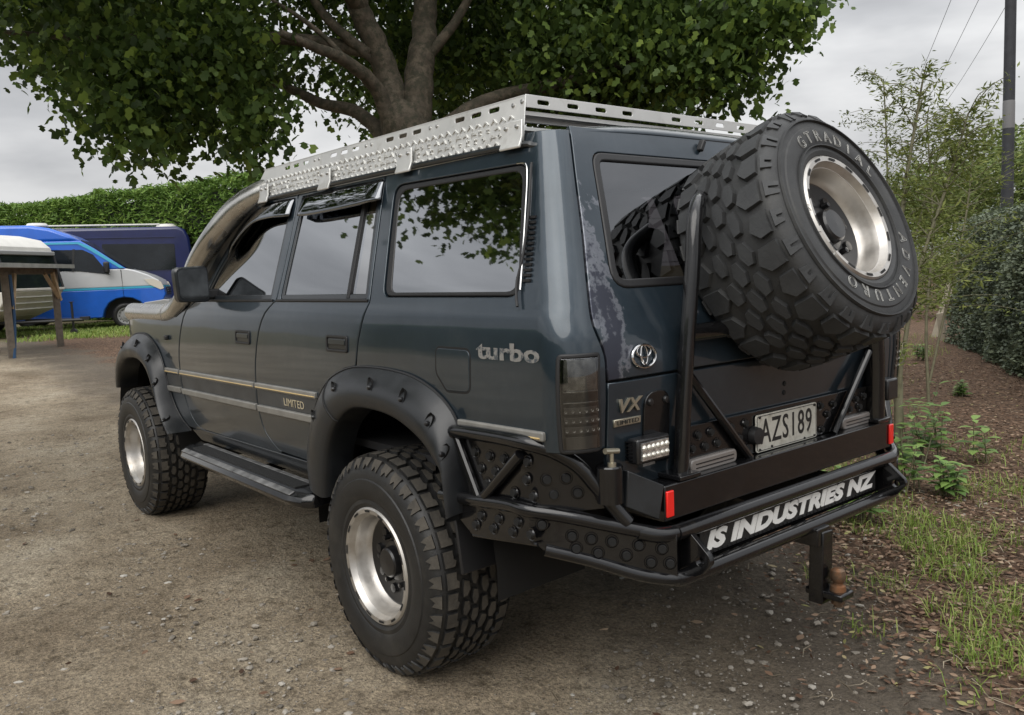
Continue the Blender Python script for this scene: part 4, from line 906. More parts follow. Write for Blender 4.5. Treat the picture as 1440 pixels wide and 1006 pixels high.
pl_ = panel('number_plate', round_poly([(.142, .831), (.142, .9505), (-.208, .9495), (-.208, .830)], .010), S_pan, M['plate'], beam, off=.016, thick=.004, bev=.001, step=.01)
mb = MB(); bd = round_poly([(.137, .836), (.137, .9455), (-.203, .9445), (-.203, .835)], .009); mb.tube([S_pan(a, b, .0162) for a, b in bd+bd[:1]], .0012, 6, cap=False); mb.build('plate_border', M['ink'], beam)
text_obj('plate_lettering', 'AZS189', .112, M['ink'], beam, RX((-.9925, -.030, .891)), width=.295, extrude=.0006, bold=.0008, spacing=1.12)
for y, z in ((.125, .942), (-.19, .941), (.125, .840), (-.19, .838), (.06, .842), (-.13, .838)):
    mb = MB(); mb.lathe([(.0003, -.0045), (.0035, -.004), (.004, 0)], 8, (-.9925, y, z), 'x'); mb.build('plate_screw', M['hub'], beam)
mb = MB(); mb.lathe([(.0005, -.024), (.026, -.022), (.029, -.006), (.029, 0)], 20, (-.985, .148, .889), 'x'); mb.build('rubber_stop', M['seal'], beam)
# spare carrier
cr = link('spare_carrier', None, car)
mb = MB(); mb.tube([(-1.0, .524, .825), (-1.0, .49, 1.15), (-1.0, .452, 1.42), (-.99, .427, 1.54), (-.965, .38, 1.60), (-.92, .30, 1.63)], .0225, 18, smooth=6); mb.build('post', M['blk'], cr)
mb = MB(); mb.tube([(-1.0, -.588, .825), (-1.0, -.585, 1.10), (-.995, -.55, 1.30), (-.99, -.45, 1.40)], .035, 18, smooth=6); mb.build('post', M['blk'], cr)
mb = MB(); mb.tube([(-.99, .47, 1.235), (-.99, -.55, 1.235)], .026, 12); mb.build('cross_tube', M['blk'], cr)
mb = MB(); mb.tube([(-1.0, .48, 1.122), (-1.0, .19, .828)], .013, 10); mb.build('brace_tube', M['blk'], cr); mb = MB(); mb.tube([(-1.0, -.545, 1.09), (-1.0, -.30, .828)], .013, 10); mb.build('brace_tube', M['blk'], cr)
mb = MB(); q0 = V((-1.2236, .0054, 1.5507))-n_*.17; mb.tube([q0, q0-n_*.10, V((-.985, .0054, 1.25))], .05, 14); mb.build('wheel_mount', M['blk'], cr)
mb = MB(); mb.box((-.99, .525, .838), (.10, .09, .014)); mb.box((-.99, -.588, .836), (.10, .09, .014)); mb.build('post_foot', M['blk'], cr, bevel=.003)
# work lamp
wl = MB(); wl.box((-.985, .638, .930), (.040, .132, .070)); wk = wl.build('work_lamp', M['hub'], car, bevel=.006)
mb = MB()
for k in range(6): mb.box((-.972, .638, .905+.010*k), (.026, .136, .0035))
mb.build('cooling_fins', M['blk'], wk)
mb = MB(); mb.box((-1.008, .638, .930), (.006, .108, .048)); mb.build('lamp_lens', M['lampin'], wk)
for j in range(2):
    for i in range(6):
        mb = MB(); mb.lathe([(.0003, -.008), (.005, -.006), (.0085, 0)], 8, (-1.010, .592+.0184*i, .919+.022*j), 'x'); mb.build('led', M['lens'], wk)
mb = MB(); mb.box((-.975, .638, .890), (.02, .05, .016)); mb.build('lamp_bracket', M['stepalu'], wk)
# right-hand lamp guard seen past the post
mb = MB(); mb.box((-.99, -.70, .935), (.05, .08, .08)); mb.build('work_lamp', M['hub'], car, bevel=.008)
# tow hitch and ball
mb = MB(); mb.box((-1.045, -.075, .535), (.10, .075, .06)); mb.box((-1.075, -.088, .43), (.05, .062, .24), Matrix.Rotation(.04, 3, 'X')); hi = mb.build('tow_hitch', M['blk'], car, bevel=.004)
mb = MB(); mb.box((-1.10, -.098, .345), (.13, .080, .024)); mb.build('hitch_tongue', M['blk'], hi, bevel=.006)
mb = MB(); mb.lathe([(.0005, .434), (.012, .433), (.022, .425), (.0255, .408), (.022, .392), (.016, .384), (.016, .378), (.024, .374), (.026, .360), (.026, .357), (.012, .357), (.012, .333), (.021, .332), (.021, .314), (.013, .312), (.013, .304), (.0005, .304)], 20, (-1.13, -.098, 0), 'z')
mb.build('tow_ball', M['rust'], hi, angle=30)

# ------------------------------------------------------------------ aluminium roof rack
rk = link('roof_rack', None, car)
def S_rack(a, z, off=0.0): return V((a, .742-.027*(z-1.785)/.157+off, z))
side_poly = [(-.622, 1.792), (-.612, 1.942), (1.232, 1.942), (1.372, 1.812), (1.33, 1.800), (1.0, 1.796)]
slots = []
for x0 in (-.467, -.039, .387, .813):
    for d in (0, .0905, .178):
        if x0+d < 1.1: c_ = x0+d; slots.append(round_poly([(c_-.026, 1.915), (c_+.026, 1.915), (c_+.026, 1.930), (c_-.026, 1.930)], .0075, 4))
ra = panel('side_panel', [(x, z) for x, z in side_poly], S_rack, M['rack'], rk, holes=slots, thick=.003, bev=.001, gridx=.3, gridz=.08, step=.05)
rb_ = mirror(ra)
mb = MB(); rr = random.Random(4)
for row in range(4):
    for k in range(46):
        x = -.575+k*.0405+(row % 2)*.02; z = 1.815+row*.0235
        if x > 1.30-(z-1.80)*.9: continue
        l = rr.uniform(.010, .017); a = rr.choice((-.9, .9, .0, 1.57)) if row in (1, 2) else (.75 if (k+row) % 2 else -.75)
        for aa in ((a, -a) if row in (0, 3) else (a, a+1.2)):
            p = S_rack(x+(.007 if aa > 0 else -.007), z, .0015); mb.box(p, (l*1.3, .006, .0045), Matrix.Rotation(aa, 3, 'Y'))
mb.build('embossed_pattern', M['rack'], ra)['kind'] = 'stuff'
mb = MB()
for x0 in (-.16, .268, .69):
    for d in (0, .04): mb.lathe([(.0003, .004), (.006, .003), (.007, 0)], 8, S_rack(x0+d, 1.922), 'y')
mb.lathe([(.0003, .004), (.007, .003), (.008, 0)], 8, S_rack(-.56, 1.920), 'y'); mb.lathe([(.0003, .004), (.007, .003), (.008, 0)], 8, S_rack(-.60, 1.925), 'y'); mb.build('rail_bolts', M['steel'], ra)
mb = MB(); mb.box((.32, .703, 1.9425), (1.85, .026, .003)); mb.build('top_flange', M['rack'], rk); mb = MB(); mb.box((.32, -.703, 1.9425), (1.85, .026, .003)); mb.build('top_flange', M['rack'], rk)
for xr_, sgn in ((-.612, 1), (1.235, -1)):
    S_rb = lambda a, z, off=0.0: V((xr_-sgn*off, a, z))
    sl2 = []
    if sgn == 1:
        for y in (.645, .523, .401, .278, .032, -.09, -.212, -.338, -.523, -.645): sl2.append(round_poly([(y-.024, 1.919), (y+.024, 1.919), (y+.024, 1.933), (y-.024, 1.933)], .007, 4))
    panel('end_rail', [(-.714, 1.908), (.714, 1.908), (.714, 1.945), (-.714, 1.945)], S_rb, M['rack'], rk, holes=sl2, thick=.003, bev=.001, gridx=.3, gridz=.08, step=.05)
for k in range(9):
    mb = MB(); x = -.55+k*.21; mb.box((x, 0, 1.895), (.09, 1.41, .012)); mb.box((x, 0, 1.884), (.010, 1.41, .014)); mb.build('floor_slat', M['rack'], rk)
for xb in (-.582, .004, .597, 1.19):
    for s in (1, -1):
        w = .046; pr = [(.747, 1.868), (.750, 1.822), (.756, 1.805), (.762, 1.792), (.760, 1.786), (.754, 1.788), (.749, 1.800), (.743, 1.820), (.741, 1.868)]
        mb = MB(); vs = [(xb-w, s*y, z) for y, z in pr]+[(xb+w, s*y, z) for y, z in pr]; n = len(pr)
        mb.add(vs, [tuple(range(n)), tuple(range(2*n-1, n-1, -1))]+[(i, (i+1) % n, n+(i+1) % n, n+i) for i in range(n)]); br = mb.build('gutter_clamp', M['rack'], rk, bevel=.002)
        mb = MB()
        for dx in (-.025, .025): mb.lathe([(.0003, .006), (.006, .005), (.0075, 0)], 8, (xb+dx, .7485, 1.850), 'y')
        if s == 1: mb.build('clamp_bolts', M['steel'], rk)

car.location.z = -.038      # the tyres stand on the ground

# ------------------------------------------------------------------ trees
LM = {
 'maple': leafmat('broadleaf', [(0, (.040, .068, .020)), (.45, (.085, .140, .036)), (.85, (.145, .220, .052)), (1, (.28, .38, .075))], .45, .45, .25),
 'hedge': leafmat('conifer_hedge', [(0, (.065, .120, .020)), (.5, (.125, .220, .040)), (.9, (.20, .30, .06)), (1, (.26, .35, .09))], .6, .22, .25),
 'box': leafmat('grey_green_hedge', [(0, (.065, .085, .058)), (.5, (.125, .155, .10)), (1, (.22, .26, .165))], .5, .2),
 'far': leafmat('far_foliage', [(0, (.080, .115, .036)), (.5, (.165, .220, .070)), (1, (.27, .32, .11))], .6, .25, .2),
 'fine': leafmat('feathery_foliage', [(0, (.085, .110, .030)), (.5, (.150, .185, .050)), (1, (.26, .29, .085))], .6, .35, .2),
 'weed': leafmat('weed_leaf', [(0, (.095, .175, .050)), (.5, (.19, .32, .085)), (1, (.32, .46, .13))], .5, .35),
 'grass': leafmat('grass_blade', [(0, (.13, .20, .035)), (.5, (.23, .34, .06)), (1, (.40, .44, .14))], .55, .35),
 'litter': leafmat('dry_leaves', [(0, (.060, .036, .024)), (.35, (.135, .080, .052)), (.7, (.22, .142, .096)), (.93, (.36, .27, .19)), (1, (.26, .26, .09))], .75, .1, .2),
 'straw': leafmat('twigs_and_straw', [(0, (.09, .07, .05)), (.5, (.20, .165, .115)), (1, (.36, .31, .23))], .8, .05, .2),
 'stone': leafmat('loose_stones', [(0, (.11, .098, .082)), (.5, (.24, .215, .18)), (.9, (.33, .305, .265)), (1, (.42, .40, .36))], .85, 0.0, .3),
}
M['bark'] = mat('grey_bark', (.105, .086, .062), .85, var=(11, .55), bump=(22, 1.0, 9), dirt=((.050, .047, .030), 16, .45, .58))
M['bark2'] = mat('sapling_bark', (.17, .16, .10), .8, var=(12, .3), bump=(40, .4))
M['wood'] = mat('weathered_timber', (.150, .125, .100), .8, var=(9, .35), bump=(30, .4))
M['wood2'] = mat('new_pine', (.36, .265, .165), .7, var=(9, .25))
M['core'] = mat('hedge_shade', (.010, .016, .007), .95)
def unit(n): v = RNG.normal(size=(n, 3)); return v/np.linalg.norm(v, axis=1, keepdims=True)
LOBE = np.array([(0, -.48), (.44, -.20), (.24, .02), (.36, .28), (0, .66), (-.36, .28), (-.24, .02), (-.44, -.20)])
OVAL = np.array([(0, -.5), (.24, -.15), (.25, .12), (0, .5), (-.25, .12), (-.24, -.15)])
QUAD = np.array([(0, -.5), (.22, 0), (0, .5), (-.22, 0)])
def leaves(P, size, shape, droop=0.5, up=None, curl=.15):
    """one polygon for each point of P: returns vertices (n*k, 3)"""
    n = len(P); d = unit(n); d[:, 2] = d[:, 2]*.5-droop; d /= np.linalg.norm(d, axis=1, keepdims=True)      # tip direction
    nn = unit(n); nn[:, 2] = np.abs(nn[:, 2])+.35
    s = np.cross(d, nn); s /= np.linalg.norm(s, axis=1, keepdims=True); nrm_ = np.cross(s, d)
    sz = (size*RNG.uniform(.6, 1.3, n))[:, None, None]
    a = shape[None, :, 0, None]; b = shape[None, :, 1, None]
    v = P[:, None, :]+sz*(a*s[:, None, :]+b*d[:, None, :]-curl*(a*a*2+b*b)*nrm_[:, None, :])
    return v.reshape(-1, 3), np.full(n, len(shape))
def lobe_points(c, r, n, flat=1.0, per=9, spread=.16):
    k = max(1, n//per); q = unit(k)*(RNG.random(k)**.42)[:, None]*r; q[:, 2] *= flat
    p = np.repeat(q, per, 0)+RNG.normal(size=(k*per, 3))*spread; return p+np.array(c)
def branch_mesh(paths, m, name, parent):
    mb = MB()
    for pts, r0, r1 in paths:
        pp = spline(pts, 5); n = len(pp); rj = random.Random(len(pts))
        pp = [p+V((rj.uniform(-1, 1), rj.uniform(-1, 1), 0))*r0*.12 for p in pp]
        mb.tube(pp, [r0+(r1-r0)*i/(n-1) for i in range(n)], 12 if r0 > .05 else 6)
    return mb.build(name, m, parent, angle=70)

tree = tag(empty('broadleaf_tree', (4.37, -2.13, 0)), 'large spreading broadleaf tree with forked trunk overhanging the wagon', 'tree')
def rel(pts, o=(4.37, -2.13, 0)): return [V(p)-V(o) for p in pts]
branch_mesh([(rel([(4.33, -2.10, -.1), (4.36, -2.10, .8), (4.34, -2.13, 1.8), (4.37, -2.12, 2.55), (4.38, -2.12, 2.9)]), .31, .22),
             (rel([(4.40, -2.08, 2.45), (4.46, -2.05, 2.9), (4.52, -2.03, 3.3), (4.56, -1.88, 3.68), (4.58, -1.75, 4.05), (4.55, -1.58, 4.9)]), .15, .08),
             (rel([(4.35, -2.17, 2.5), (4.38, -2.24, 2.95), (4.41, -2.32, 3.31), (4.49, -2.45, 3.75), (4.57, -2.59, 4.26), (4.72, -2.89, 5.3)]), .17, .09),
             (rel([(4.44, -2.03, 2.55), (4.38, -1.85, 3.06), (4.29, -1.51, 3.28), (4.2, -1.16, 3.35), (4.18, -.80, 3.43)]), .085, .03),
             (rel([(4.45, -2.02, 2.6), (4.85, -1.89, 2.98), (5.29, -1.7, 3.14), (5.81, -1.43, 3.42), (6.3, -.8, 3.6)]), .08, .025),
             (rel([(4.3, -2.21, 2.6), (4.09, -2.83, 3.04), (3.57, -3.49, 3.21), (2.92, -3.99, 3.4), (2.3, -4.1, 3.5)]), .09, .02),
             (rel([(4.55, -1.9, 3.5), (5.16, -1.31, 3.68), (5.39, -.38, 3.61), (5.59, .34, 3.55), (5.9, .9, 3.6)]), .07, .02),
             (rel([(4.55, -1.8, 3.9), (4.0, -.6, 4.5), (3.6, .9, 4.5), (3.4, 2.2, 4.2), (3.2, 3.1, 4.0)]), .09, .02),
             (rel([(4.6, -2.7, 4.3), (4.6, -3.5, 4.9), (4.2, -4.6, 5.2)]), .08, .03), (rel([(4.5, -2.0, 3.35), (4.75, -1.55, 3.8), (4.95, -1.2, 4.5)]), .06, .025), (rel([(4.45, -2.35, 3.4), (4.2, -2.7, 3.9), (4.0, -3.0, 4.6)]), .06, .025), (rel([(4.3, -1.6, 3.2), (4.5, -1.3, 3.6), (4.7, -.9, 3.9)]), .035, .015), (rel([(4.56, -1.7, 4.2), (5.3, -1.0, 5.2), (5.9, -.2, 5.7)]), .08, .03)], M['bark'], 'trunk', tree)
lobes = [(6.07, .56, 3.88, .80, 1), (5.13, .32, 3.17, .55, 1.1), (4.78, .29, 2.68, .33, 1.0), (5.07, -.56, 3.31, .80, 1), (4.47, -.72, 2.65, .34, 1), (5.03, -1.46, 3.72, 1.0, 1), (5.36, -2.72, 4.14, 1.14, 1), (4.51, -3.39, 3.86, 1.04, 1),
         (3.64, -3.77, 3.55, .99, 1.2), (2.88, -4.06, 3.57, .84, 1.2), (2.3, -4.09, 3.30, .58, 1.1), (1.91, -4.13, 3.5, .46, 1), (1.55, -4.14, 3.46, .24, 1), (2.01, -4.06, 2.95, .26, .9), (5.74, -1.72, 5.67, 1.79, .6), (4.37, -3.37, 5.59, 2.0, .6),
         (2.87, -4.3, 4.94, 1.28, .7), (5.75, .03, 4.74, 1.14, .8), (8.11, -1.73, 3.98, 1.1, .9), (6.84, -4.08, 4.0, 1.4, .9), (5.0, -5.49, 3.8, 1.35, 1), (5.35, -.3, 2.80, .33, 1), (7.2, -.6, 4.3, 1.2, .8), (4.0, -4.6, 3.0, .8, 1),
         (3.4, 2.9, 4.1, 1.0, 1), (4.3, 1.7, 4.9, 1.3, .7), (2.5, 3.5, 4.6, .9, 1), (3.1, 1.0, 5.4, 1.4, .6), (5.2, 2.2, 4.3, .9, .8), (3.9, -1.5, 6.6, 2.0, .5), (6.6, -2.6, 6.2, 1.8, .5)]
pts = []
for x, y, z, r, dn in lobes: pts.append(lobe_points((x, y, z), r, int(3300*dn*r**2.2)+240, .8, 12, .14))
pts = np.concatenate(pts)-np.array((4.37, -2.13, 0)); pts = pts[(pts[:, 2] > 2.25) & ((np.hypot(pts[:, 0]-.1, pts[:, 1]-.1) > 1.15) | (pts[:, 2] > 4.9)) & ~((np.abs((pts[:, 0])*.547+(pts[:, 1])*.837-.1) < .62) & (pts[:, 0]*.837-pts[:, 1]*.547 < 0) & (pts[:, 2] < 4.25))]      # bare inside, round the fork
vv, ss = leaves(pts, .080, LOBE, .75, curl=.3)
cr_ = quads_obj('crown', vv, ss, LM['maple'], tree)
print('tree leaves', len(pts))

# clipped conifer hedge behind the parked vans
def hedge(name, a, b, h, w, n, size, m, label, taper_=.9, droop=-.4, wave=.12, shape=QUAD, z0=0.0):
    a, b = np.array(a), np.array(b); d = b-a; ln = np.linalg.norm(d); d /= ln; nn = np.array((-d[1], d[0]))
    o = tag(empty(name, (a[0], a[1], z0)), label, 'hedge')
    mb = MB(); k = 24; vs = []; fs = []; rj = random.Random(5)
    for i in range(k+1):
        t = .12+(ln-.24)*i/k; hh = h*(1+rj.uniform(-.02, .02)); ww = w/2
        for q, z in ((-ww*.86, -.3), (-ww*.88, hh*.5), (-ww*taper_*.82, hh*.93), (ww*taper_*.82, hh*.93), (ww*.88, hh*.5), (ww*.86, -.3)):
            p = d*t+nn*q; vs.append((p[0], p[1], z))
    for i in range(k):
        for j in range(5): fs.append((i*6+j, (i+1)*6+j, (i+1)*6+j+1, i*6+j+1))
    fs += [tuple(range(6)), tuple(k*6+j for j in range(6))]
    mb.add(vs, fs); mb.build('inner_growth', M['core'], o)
    t = RNG.random(n)*ln; side = RNG.choice([-1, 1, 0], n, p=[.42, .42, .16]) if w < 3 else RNG.choice([-1, 1, 0], n, p=[.4, .4, .2])
    z = RNG.random(n)*h; q = side*w/2*(1-(1-taper_)*(z/h)**2); top = side == 0; q = np.where(top, (RNG.random(n)-.5)*w*taper_, q); z = np.where(top, h, z)
    bump_ = wave*(np.sin(t*2.1+z*1.3)+np.sin(t*.9-z*2.7+1)+np.sin(t*4.7+z*3.9))/2.2
    q = q+np.where(top, 0, side*bump_*.6)+RNG.normal(size=n)*w*.02; z = z+np.where(top, bump_*.7, 0)+RNG.normal(size=n)*.03*h**.5
    P = np.stack([d[0]*t+nn[0]*q, d[1]*t+nn[1]*q, np.maximum(z, .02)], 1)
    e = RNG.random(int(n*.03)); te = e*ln; Pe = np.stack([d[0]*te+nn[0]*0, d[1]*te+nn[1]*0, np.full(len(te), h)+RNG.random(len(te))*.10*h**.5], 1)   # end faces left to the tufts
    ne = int(n*.12); qe = (RNG.random(ne)-.5)*w; ze = RNG.random(ne)*h; s_ = RNG.choice([0, ln], ne)+RNG.normal(size=ne)*.05; Pf = np.stack([d[0]*s_+nn[0]*qe, d[1]*s_+nn[1]*qe, ze], 1)
    P = np.concatenate([P, Pe, Pf]); vv, ss = leaves(P, size, shape, droop)
    base = .5+.25*np.sin(P[:, 2]*5+np.sin(P[:, 0]*3)*2)*np.sin(P[:, 0]*2.3+P[:, 1]*1.9)+RNG.normal(size=len(P))*.2
    quads_obj('foliage', vv, ss, m, o, np.clip(base, 0, 1)); return o
FROND = np.array([(0, -.5), (.10, -.2), (.13, .1), (0, .6), (-.13, .1), (-.10, -.2)])
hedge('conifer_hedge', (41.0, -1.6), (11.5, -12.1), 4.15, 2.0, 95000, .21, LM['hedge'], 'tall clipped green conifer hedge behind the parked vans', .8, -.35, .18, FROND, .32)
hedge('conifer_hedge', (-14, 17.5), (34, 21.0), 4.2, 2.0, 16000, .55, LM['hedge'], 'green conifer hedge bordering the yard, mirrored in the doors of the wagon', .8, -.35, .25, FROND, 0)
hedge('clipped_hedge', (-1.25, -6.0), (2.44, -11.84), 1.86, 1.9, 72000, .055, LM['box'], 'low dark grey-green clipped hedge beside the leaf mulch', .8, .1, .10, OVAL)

# ------------------------------------------------------------------ vehicles parked at the back
M['vblue'] = mat('bright_blue_paint', (.008, .115, .56), .3, coat=.7, var=(2, .15)); M['vwhite'] = mat('silver_white_paint', (.50, .51, .52), .35, coat=.5, var=(2, .06))
M['vcyan'] = mat('cyan_stripe', (.05, .40, .58), .35, coat=.5); M['vnavy'] = mat('navy_paint', (.008, .013, .075), .3, coat=.45, var=(2, .2))
M['vglass'] = mat('dark_van_glass', (.010, .013, .016), .08, spec=.5, var=(1.5, .5)); M['vgrey'] = mat('grey_plastic', (.30, .30, .30), .5); M['vblack'] = mat('black_plastic', (.015, .015, .016), .5)
M['cream'] = mat('cream_caravan_panel', (.58, .55, .50), .5, var=(3, .12), dirt=((.33, .29, .23), 3, .55, .8)); M['cwhite'] = mat('white_caravan_roof', (.62, .61, .57), .5, var=(3, .1))
M['tin'] = mat('corrugated_iron', (.46, .46, .45), .45, metal=.5, var=(6, .2)); M['lampglass'] = mat('headlamp_glass', (.60, .56, .48), .15, coat=.8)
def van_y(z, w=.98): return w-.11*max(0, (z-1.15)/1.7)**1.3
def extr(name, poly, m, parent, w=.98, y0=None, bevel=.03, grow=0.0):
    mb = MB(); n = len(poly); vs = []
    for s in (-1, 1): vs += [(x, s*(van_y(z, w)+grow), z) for x, z in poly]
    mb.add(vs, [tuple(range(n)), tuple(range(2*n-1, n-1, -1))]+[(i, (i+1) % n, n+(i+1) % n, n+i) for i in range(n)])
    return mb.build(name, m, parent, bevel=bevel)
def flat(name, poly, m, parent, s, w=.98, out=.012):
    mb = MB(); n = len(poly); vs = [(x, s*(van_y(z, w)+out), z) for x, z in poly]+[(x, s*(van_y(z, w)-.03), z) for x, z in poly]
    mb.add(vs, [tuple(range(n)), tuple(range(2*n-1, n-1, -1))]+[(i, (i+1) % n, n+(i+1) % n, n+i) for i in range(n)]); return mb.build(name, m, parent)
def van_wheel(parent, x, s):
    e = empty('wheel', (x, s*.90, .345), parent=parent)
    mb = MB(); mb.lathe([(.22, -.2), (.22, .005), (.25, .02), (.30, .018), (.335, -.005), (.345, -.03), (.345, -.19), (.22, -.2)], 28); mb.build('tyre', M['rubber'], e)
    mb = MB(); mb.lathe([(.225, -.02), (.215, .005), (.20, .004), (.19, -.02), (.15, -.03), (.13, -.01), (.08, -.01), (.07, .02), (.001, .022)], 28); rm = mb.build('rim', M['vgrey'], e)
    mb = MB()
    for k in range(12): a = 2*PI*k/12; mb.lathe([(.001, -.021), (.014, -.022), (.015, -.03)], 8, (.170*math.cos(a), .004, .170*math.sin(a)))
    mb.build('rim_holes', M['vblack'], e)
    if s < 0: e.scale = (1, -1, 1)
    return e
fwd = math.atan2(-.92, -.39)
van = tag(empty('camper_van', (21.95, -4.30, .30), fwd), 'bright blue and silver high-roof camper van parked behind the caravan', 'van')
archv = [(-.52, .30), (-.50, .52), (-.38, .70), (-.20, .80), (0, .83), (.20, .80), (.38, .70), (.46, .58)]
extr('lower_body', [(-4.7, .32), (-.55, .32)]+archv[1:]+[(.95, .70), (1.02, .88), (.98, 1.06), (-4.75, 1.06)], M['vblue'], van)
extr('middle_body', [(-4.75, 1.10), (.96, 1.10), (.86, 1.26), (.62, 1.40), (.30, 1.53), (.10, 1.58), (-4.75, 1.58)], M['vwhite'], van)
extr('cyan_stripe', [(-4.75, 1.055), (.97, 1.055), (.955, 1.105), (-4.75, 1.105)], M['vcyan'], van, bevel=0, grow=.002)
extr('upper_body', [(-4.75, 1.575), (.10, 1.575), (-.10, 1.72), (-.62, 2.12), (-.95, 2.34), (-4.75, 2.34)], M['vblue'], van)
extr('high_roof', [(-4.75, 2.33), (-.93, 2.33), (-1.20, 2.50), (-1.65, 2.68), (-2.1, 2.76), (-4.70, 2.78)], M['vblue'], van, bevel=.08)
for s in (1, -1):
    flat('side_window', [(-.30, 1.44), (-.66, 1.97), (-.90, 2.10), (-1.95, 2.12), (-1.95, 1.60), (-1.0, 1.55)], M['vglass'], van, s)
    flat('window_stripe', [(.05, 1.60), (-.72, 2.18), (-.98, 2.30), (-4.6, 2.32), (-4.6, 2.27), (-1.0, 2.25), (-.78, 2.12), (-.05, 1.60)], M['vcyan'], van, s, out=.014)
    flat('door_pillar', [(-1.14, 1.55), (-1.08, 2.12), (-1.13, 2.12), (-1.19, 1.55)], M['vblack'], van, s, out=.016)
    flat('headlight', [(.52, 1.28), (.64, 1.14), (.90, 1.0), (.99, 1.03), (.93, 1.20), (.74, 1.29)], M['lampglass'], van, s, out=.020)
    mb = MB(); mb.box((-.34, s*1.12, 1.62), (.14, .16, .30)); mb.build('door_mirror', M['vblack'], van, bevel=.04)
    van_wheel(van, 0, s); van_wheel(van, -3.6, s)
    mb = MB(); mb.box((0, s*.62, .62), (1.15, .04, .64)); mb.build('wheel_arch', M['vblack'], van)
    flat('door_gap', [(-.01, .90), (-.02, 1.56), (-.035, 1.56), (.005, .62)], M['gap'], van, s, out=.0125)
mb = MB(); mb.add([(.12, -.80, 1.60), (.12, .80, 1.60), (-.93, .74, 2.36), (-.93, -.74, 2.36), (.06, -.78, 1.58), (.06, .78, 1.58), (-.99, .72, 2.34), (-.99, -.72, 2.34)], [(0, 1, 2, 3), (4, 7, 6, 5), (0, 4, 5, 1), (1, 5, 6, 2), (2, 6, 7, 3), (3, 7, 4, 0)]); mb.build('windscreen', M['vglass'], van)
extr('front_bumper', [(.43, .40), (.46, .68), (.95, .74), (1.10, .72), (1.12, .45), (.80, .36)], M['vgrey'], van, grow=.012)
mb = MB(); mb.box((1.0, 0, .96), (.06, 1.0, .22)); gr_ = mb.build('grille', M['vblack'], van, bevel=.01)
mb = MB()
for k in range(3): mb.box((1.035, 0, .89+.065*k), (.012, .96, .022))
mb.build('grille_bars', M['chrome'], van)
mb = MB(); mb.lathe([(.001, .10), (.22, .09), (.27, .03), (.27, 0)], 20, (-2.1, 0, 2.77), 'z'); mb.build('roof_vent', M['cwhite'], van)

nv = tag(empty('navy_van', (24.2, -6.95, .32), math.atan2(-.93, -.37)), 'dark navy blue van with tinted side windows parked by the hedge', 'van')
nv.scale = (1, 1, 1.09)
extr('body', [(-5.6, .35), (-.10, .35), (0, .60), (-.02, 1.60), (-.10, 2.30), (-.22, 2.52), (-.42, 2.60), (-5.6, 2.60)], M['vnavy'], nv, bevel=.08)
for s in (1, -1):
    flat('side_window', round_poly([(-.52, 1.42), (-.52, 2.12), (-2.5, 2.16), (-2.5, 1.44)], .05), M['vglass'], nv, s)
    flat('side_window', round_poly([(-2.7, 1.44), (-2.7, 2.16), (-5.0, 2.16), (-5.0, 1.44)], .05), M['vglass'], nv, s)
    flat('gutter', [(-.5, 2.30), (-.5, 2.325), (-5.5, 2.36), (-5.5, 2.335)], M['vnavy'], nv, s, out=.03)
    van_wheel(nv, -1.2, s); van_wheel(nv, -4.6, s)
    mb = MB(); mb.tube([(-.9, s*.80, 2.66), (-5.4, s*.80, 2.68)], .025, 8); mb.build('roof_rail', M['cwhite'], nv)
mb = MB(); mb.add([(.004, -.72, 1.42), (.004, .72, 1.42), (-.085, .68, 2.18), (-.085, -.68, 2.18), (-.06, -.72, 1.42), (-.06, .72, 1.42), (-.14, .68, 2.18), (-.14, -.68, 2.18)], [(0, 1, 2, 3), (4, 7, 6, 5), (0, 4, 5, 1), (1, 5, 6, 2), (2, 6, 7, 3), (3, 7, 4, 0)]); mb.build('end_window', M['vglass'], nv)
mb = MB(); mb.lathe([(.001, .14), (.30, .12), (.36, .04), (.36, 0)], 22, (-.75, .25, 2.60), 'z'); mb.build('roof_vent', M['cwhite'], nv)

cv = tag(empty('caravan', (19.25, -.85, .28), math.atan2(-.73, -.69)), 'old cream caravan with white roof and ribbed sides behind the shelter', 'caravan')
# local: front face at x = 0 .. .25, near side is -y
def cara(name, poly, m, w, bevel=.03, y0=-2.0):
    mb = MB(); n = len(poly); vs = [(x, .0-(0), z) for x, z in poly]+[(x, -w*1.0+0, z) for x, z in poly]
    vs = [(x, y+.0, z) for x, y, z in vs]
    mb.add(vs, [tuple(range(n)), tuple(range(2*n-1, n-1, -1))]+[(i, (i+1) % n, n+(i+1) % n, n+i) for i in range(n)]); return mb.build(name, m, cv, bevel=bevel)
CW = -2.05      # body spans y 0 .. 2.05 in local terms
cara('lower_body', [(-4.6, .50), (-.72, .42), (-.10, .66), (.22, 1.12), (-4.6, 1.12)], M['cream'], CW)
cara('window_band', [(-4.6, 1.11), (.215, 1.11), (.02, 1.98), (-4.6, 1.98)], M['vglass'], CW, .02)
cara('roof', [(-4.6, 1.97), (.035, 1.97), (0, 2.14), (-.22, 2.33), (-.75, 2.46), (-1.6, 2.50), (-4.6, 2.50)], M['cwhite'], CW, .06)
for z in (.56, .70, .84, .98):
    mb = MB(); mb.box((-2.6, 2.055, z), (4.0, .02, .035)); mb.build('side_rib', M['cream'], cv, bevel=.008)
    mb = MB(); xx_ = -.10+(z-.66)*.696 if z > .66 else -.4; mb.box((xx_+.012, 1.02, z), (.03, 1.98, .03), Matrix.Rotation(.5, 3, 'Y')); mb.build('front_rib', M['cwhite'], cv, bevel=.008)
mb = MB(); mb.box((.03, 1.02, 2.0), (.07, 2.09, .10)); mb.build('front_awning', M['vgrey'], cv, bevel=.02)
